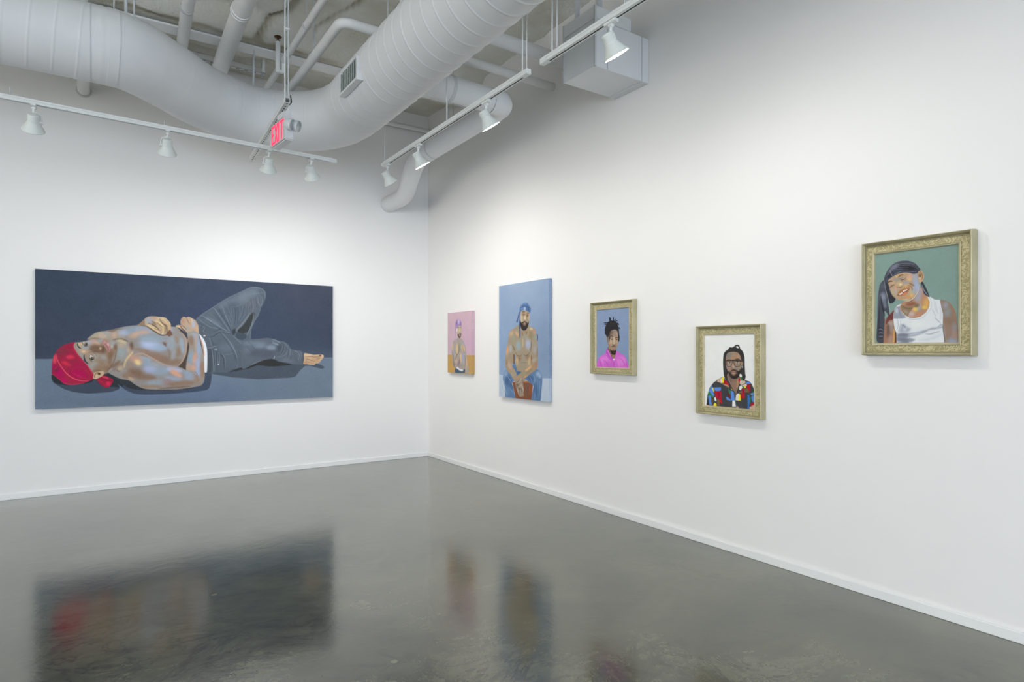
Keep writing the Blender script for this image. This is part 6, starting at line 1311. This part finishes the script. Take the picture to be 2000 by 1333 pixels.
# ---- small pink picture
Q_SMALL = [(874, 612.2), (920, 607), (920.5, 731), (875, 728)]
def paint_small():
    P = Paint(230, 300, Q_SMALL, (199, 170, 182)); c = P.crop
    c(870, 620, 11.59)
    P.blob((480, 600), 160, 300, (197, 164, 184), 0.8, soft=0.8)
    P.fill([(40, 850), (700, 870), (700, 1330), (40, 1330)], (188, 152, 92), b=0.8, smooth=False); P.blob((120, 1100), 80, 160, (196, 152, 84), 0.8); P.blob((540, 1050), 40, 180, (186, 146, 94), 0.8)
    body = [(200, 520), (160, 600), (140, 760), (150, 900), (160, 1030), (190, 1130), (240, 1150), (230, 1250), (440, 1260), (450, 1230), (500, 1270), (525, 1270), (520, 1130), (490, 960), (470, 800), (450, 650), (410, 550), (360, 490), (280, 480), (240, 500)]
    P.fill(body, (168, 156, 146), b=0.8); P.clip = P.mask(body)
    P.blob((165, 680), 20, 80, (212, 176, 124), 0.9); P.blob((200, 720), 30, 120, (162, 160, 166), 0.8); P.blob((262, 720), 24, 120, (212, 182, 132), 0.9); P.blob((320, 700), 24, 100, (150, 150, 132), 0.85); P.blob((400, 700), 34, 90, (206, 182, 136), 0.9, ang=-14); P.blob((370, 570), 40, 40, (158, 162, 164), 0.8)
    P.blob((420, 620), 30, 40, (166, 162, 180), 0.8); P.blob((410, 930), 50, 130, (160, 162, 178), 0.9); P.blob((350, 930), 18, 110, (216, 182, 138), 0.8); P.blob((300, 1060), 34, 90, (150, 132, 142), 0.85); P.blob((240, 1010), 50, 30, (204, 168, 146), 0.85, ang=-30); P.blob((200, 1080), 30, 60, (140, 132, 124), 0.8); P.blob((480, 1050), 30, 160, (190, 164, 142), 0.8); P.blob((500, 1200), 20, 90, (160, 158, 158), 0.8); P.blob((380, 1130), 40, 60, (158, 150, 134), 0.8)
    for q in ([(300, 620), (310, 760), (260, 880), (220, 980)], [(380, 640), (410, 760), (430, 830)], [(240, 780), (260, 860), (300, 820)], [(440, 860), (450, 1000), (440, 1160)], [(330, 900), (320, 1020), (280, 1110)], [(160, 800), (180, 960), (200, 1100)]): P.line(q, 10, (112, 94, 84), 0.7, b=1.2)
    P.clip = None
    P.fill([(225, 1180), (250, 1150), (300, 1190), (380, 1220), (440, 1170), (450, 1250), (440, 1262), (222, 1255)], (78, 94, 116), b=0.8); P.fill([(250, 1150), (275, 1130), (330, 1170), (400, 1190), (390, 1220), (330, 1210)], (222, 226, 232), b=0.8)
    face = [(245, 230), (270, 200), (340, 190), (358, 260), (358, 340), (350, 420), (325, 480), (295, 470), (265, 400), (245, 320)]
    P.fill(face, (190, 170, 146), b=0.7); P.blob((255, 290), 14, 50, (226, 220, 206), 0.9); P.line([(258, 255), (285, 238), (305, 245)], 11, (84, 68, 60), 0.9, b=1); P.line([(330, 238), (345, 232), (357, 238)], 11, (84, 68, 60), 0.9, b=1); P.line([(300, 350), (318, 358), (335, 350)], 8, (120, 96, 80), 0.8, b=1); P.blob((318, 310), 12, 40, (210, 192, 164), 0.8)
    P.fill([(270, 400), (300, 385), (330, 375), (355, 370), (350, 430), (330, 480), (300, 470)], (92, 80, 72), b=1); P.blob((320, 410), 18, 22, (190, 160, 144), 0.9); P.line([(305, 410), (338, 404)], 6, (110, 74, 68), 0.8, b=0.8)
    dr = [(222, 230), (225, 140), (250, 70), (290, 45), (330, 70), (355, 130), (355, 210), (320, 190), (280, 215), (250, 245), (240, 330), (220, 400), (205, 500), (215, 440), (225, 330)]
    P.fill(dr, (158, 132, 184), b=0.7); P.clip = P.mask(dr); P.blob((295, 100), 24, 60, (200, 182, 214), 0.9); P.blob((250, 130), 20, 50, (136, 108, 164), 0.8); P.blob((340, 150), 16, 50, (134, 106, 160), 0.8); P.clip = None
    P.line([(250, 380), (245, 480), (245, 600)], 12, (196, 176, 196), 0.8, b=1); P.line([(225, 380), (215, 460), (210, 520)], 14, (170, 144, 186), 0.8, b=1.2)
    P.grain(1.0, 1.0)
    return P
# ================================================================ HANGING THE PICTURES
def rect_right(quad, d):
    """px quad on the plane a distance d in front of the right wall -> y of left, right; z top, bottom"""
    p = [on_x(px, py, XW-d) for px, py in quad]
    return (p[0].y+p[3].y)/2, (p[1].y+p[2].y)/2, (p[0].z+p[1].z)/2, (p[2].z+p[3].z)/2
def crop_px(P): return P
# big one on the left wall
dB = 0.045
p = [on_y(px, py, YW-dB) for px, py in QB]
x0, x1 = (p[0].x+p[3].x)/2, (p[1].x+p[2].x)/2; zt, zb = (p[0].z+p[1].z)/2, (p[2].z+p[3].z)/2
def back_panel(root, fn):
    mb = MB(); fn(mb); return attach(mb.build('stretcher', M['stretch']), root)
root = empty('painting', ((x0+x1)/2, YW, zb), 'large unframed painting of a shirtless man in a red headscarf lying down', 'painting')
o = canvas_mesh('canvas', paint_reclining(), (x0, YW-dB, zt), (1, 0, 0), (0, 0, -1), x1-x0, zt-zb, dB-0.004, (0, -1, 0)); attach(o, root)
back_panel(root, lambda mb: mb.box((x0+0.006, YW-dB+0.004, zb+0.006), (x1-0.006, YW-0.001, zt-0.006)))
def hang_right(quad, fn, d, label):
    ya, yb, zt, zb = rect_right(quad, d)     # ya far (left in the picture), yb near
    root = empty('painting', (XW, (ya+yb)/2, zb), label, 'painting')
    o = canvas_mesh('canvas', fn(), (XW-d, ya, zt), (0, -1, 0), (0, 0, -1), ya-yb, zt-zb, d-0.004, (-1, 0, 0)); attach(o, root)
    back_panel(root, lambda mb: mb.box((XW-d+0.004, yb+0.006, zb+0.006), (XW-0.0008, ya-0.006, zt-0.006)))
    return root
hang_right(Q_SEAT, paint_seated, 0.040, 'unframed blue painting of a shirtless seated man in a blue headscarf and jeans')
hang_right(Q_SMALL, paint_small, 0.050, 'smallest unframed painting, pink above ochre, nearest the corner')

def gold(name, rgb, metal, rough, ornate=False):
    m = bpy.data.materials.new(name); m.use_nodes = True; nt = m.node_tree; b = nt.nodes['Principled BSDF']; L = nt.links
    c = lin(rgb); b.inputs['Base Color'].default_value = (*c, 1); b.inputs['Metallic'].default_value = metal; b.inputs['Roughness'].default_value = rough
    tc = nt.nodes.new('ShaderNodeTexCoord')
    n = nt.nodes.new('ShaderNodeTexNoise'); n.inputs['Scale'].default_value = 9 if not ornate else 30; n.inputs['Detail'].default_value = 3; n.inputs['Distortion'].default_value = 0 if not ornate else 1.4
    L.new(tc.outputs['Object'], n.inputs['Vector'])
    if ornate:
        # pressed scrollwork: contour bands of a warped noise field
        mt = nt.nodes.new('ShaderNodeMath'); mt.operation = 'MULTIPLY'; mt.inputs[1].default_value = 30; L.new(n.outputs['Fac'], mt.inputs[0])
        sn = nt.nodes.new('ShaderNodeMath'); sn.operation = 'SINE'; L.new(mt.outputs[0], sn.inputs[0])
        r = nt.nodes.new('ShaderNodeValToRGB'); e = r.color_ramp.elements
        e[0].position = 0.35; e[0].color = (*lin((154, 145, 104)), 1); e[1].position = 0.75; e[1].color = (*lin((190, 181, 140)), 1)
        mp = nt.nodes.new('ShaderNodeMapRange'); mp.inputs[1].default_value = -1; L.new(sn.outputs[0], mp.inputs[0]); L.new(mp.outputs[0], r.inputs['Fac'])
        L.new(r.outputs['Color'], b.inputs['Base Color'])
        bp = nt.nodes.new('ShaderNodeBump'); bp.inputs['Strength'].default_value = 0.5; bp.inputs['Distance'].default_value = 0.0025
        L.new(mp.outputs[0], bp.inputs['Height']); L.new(bp.outputs['Normal'], b.inputs['Normal'])
    else:
        r = nt.nodes.new('ShaderNodeValToRGB'); e = r.color_ramp.elements
        e[0].position = 0.3; e[0].color = (*[v*0.86 for v in c], 1); e[1].position = 0.7; e[1].color = (*[min(1, v*1.08) for v in c], 1)
        L.new(n.outputs['Fac'], r.inputs['Fac']); L.new(r.outputs['Color'], b.inputs['Base Color'])
    return m
M['gold_edge'] = gold('pale_gold_moulding', (180, 172, 138), 0.28, 0.40)
M['gold_orn'] = gold('gold_scrollwork', (178, 166, 118), 0.1, 0.5, True)
M['gold_lip'] = gold('gold_slip', (196, 186, 152), 0.2, 0.35)
def frame_ring(name, outer, inner, prof, mat_, root, smooth=30):
    """outer/inner = (y_far, y_near, z_top, z_bottom); prof = [(t 0..1 from outer to inner, height off the wall)]"""
    mb = MB(); vs = []; n = len(prof)
    for t, h in prof:
        yf = outer[0]+(inner[0]-outer[0])*t; yn = outer[1]+(inner[1]-outer[1])*t
        z1 = outer[2]+(inner[2]-outer[2])*t; z0 = outer[3]+(inner[3]-outer[3])*t
        vs += [(XW-h, yf, z1), (XW-h, yn, z1), (XW-h, yn, z0), (XW-h, yf, z0)]
    fs = [(i*4+k, i*4+(k+1) % 4, (i+1)*4+(k+1) % 4, (i+1)*4+k) for i in range(n-1) for k in range(4)]
    mb.add(vs, fs)
    return attach(mb.build(name, mat_, smooth=smooth), root)
def framed(outer_q, inner_q, fn, d, label):
    out = rect_right(outer_q, d); inn = rect_right(inner_q, d*0.40)
    root = empty('framed_painting', (XW, (out[0]+out[1])/2, out[3]), label, 'painting')
    D = d
    frame_ring('frame', out, inn, [(0.0, 0.002), (0.0, D*0.55), (0.025, D*0.62), (0.025, D*0.86), (0.05, D*0.97), (0.09, D), (0.13, D*0.96), (0.145, D*0.90), (0.165, D*0.90), (0.18, D*0.80), (0.215, D*0.77), (0.235, D*0.60), (0.275, D*0.52), (0.285, D*0.57), (0.305, D*0.57), (0.325, D*0.49)], M['gold_edge'], root)
    frame_ring('ornate_band', out, inn, [(0.325, D*0.49), (0.335, D*0.50), (0.45, D*0.52), (0.6, D*0.525), (0.75, D*0.52), (0.80, D*0.50)], M['gold_orn'], root)
    frame_ring('slip', out, inn, [(0.80, D*0.48), (0.80, D*0.58), (0.825, D*0.60), (0.85, D*0.58), (0.86, D*0.54), (0.88, D*0.57), (0.93, D*0.55), (1.0, D*0.40), (1.0, D*0.32)], M['gold_lip'], root)
    P = fn()
    o = canvas_mesh('canvas', P, (XW-D*0.36, inn[0]+0.004, inn[2]+0.004), (0, -1, 0), (0, 0, -1), inn[0]-inn[1]+0.008, inn[2]-inn[3]+0.008, 0.01, (-1, 0, 0)); attach(o, root)
    back_panel(root, lambda mb: mb.box((XW-D*0.30, inn[1]-0.02, inn[3]-0.02), (XW-0.0008, inn[0]+0.02, inn[2]+0.02)))
    return root
framed([(1681, 477), (1900, 445), (1899, 696), (1681, 694.8)], Q_BOY, paint_boy, 0.066, 'gold framed portrait of a laughing boy in a white vest, the largest frame')
framed([(1358, 637.2), (1486.5, 632.8), (1486, 821.5), (1357.4, 807.8)], Q_GLASS, paint_glasses, 0.056, 'gold framed portrait of a man in glasses and a patchwork shirt, hung lowest')
framed([(1152, 591.7), (1236, 583.8), (1236, 735), (1152, 729.7)], Q_PINK, paint_pinkshirt, 0.052, 'gold framed portrait of a man in a bright pink shirt on blue')
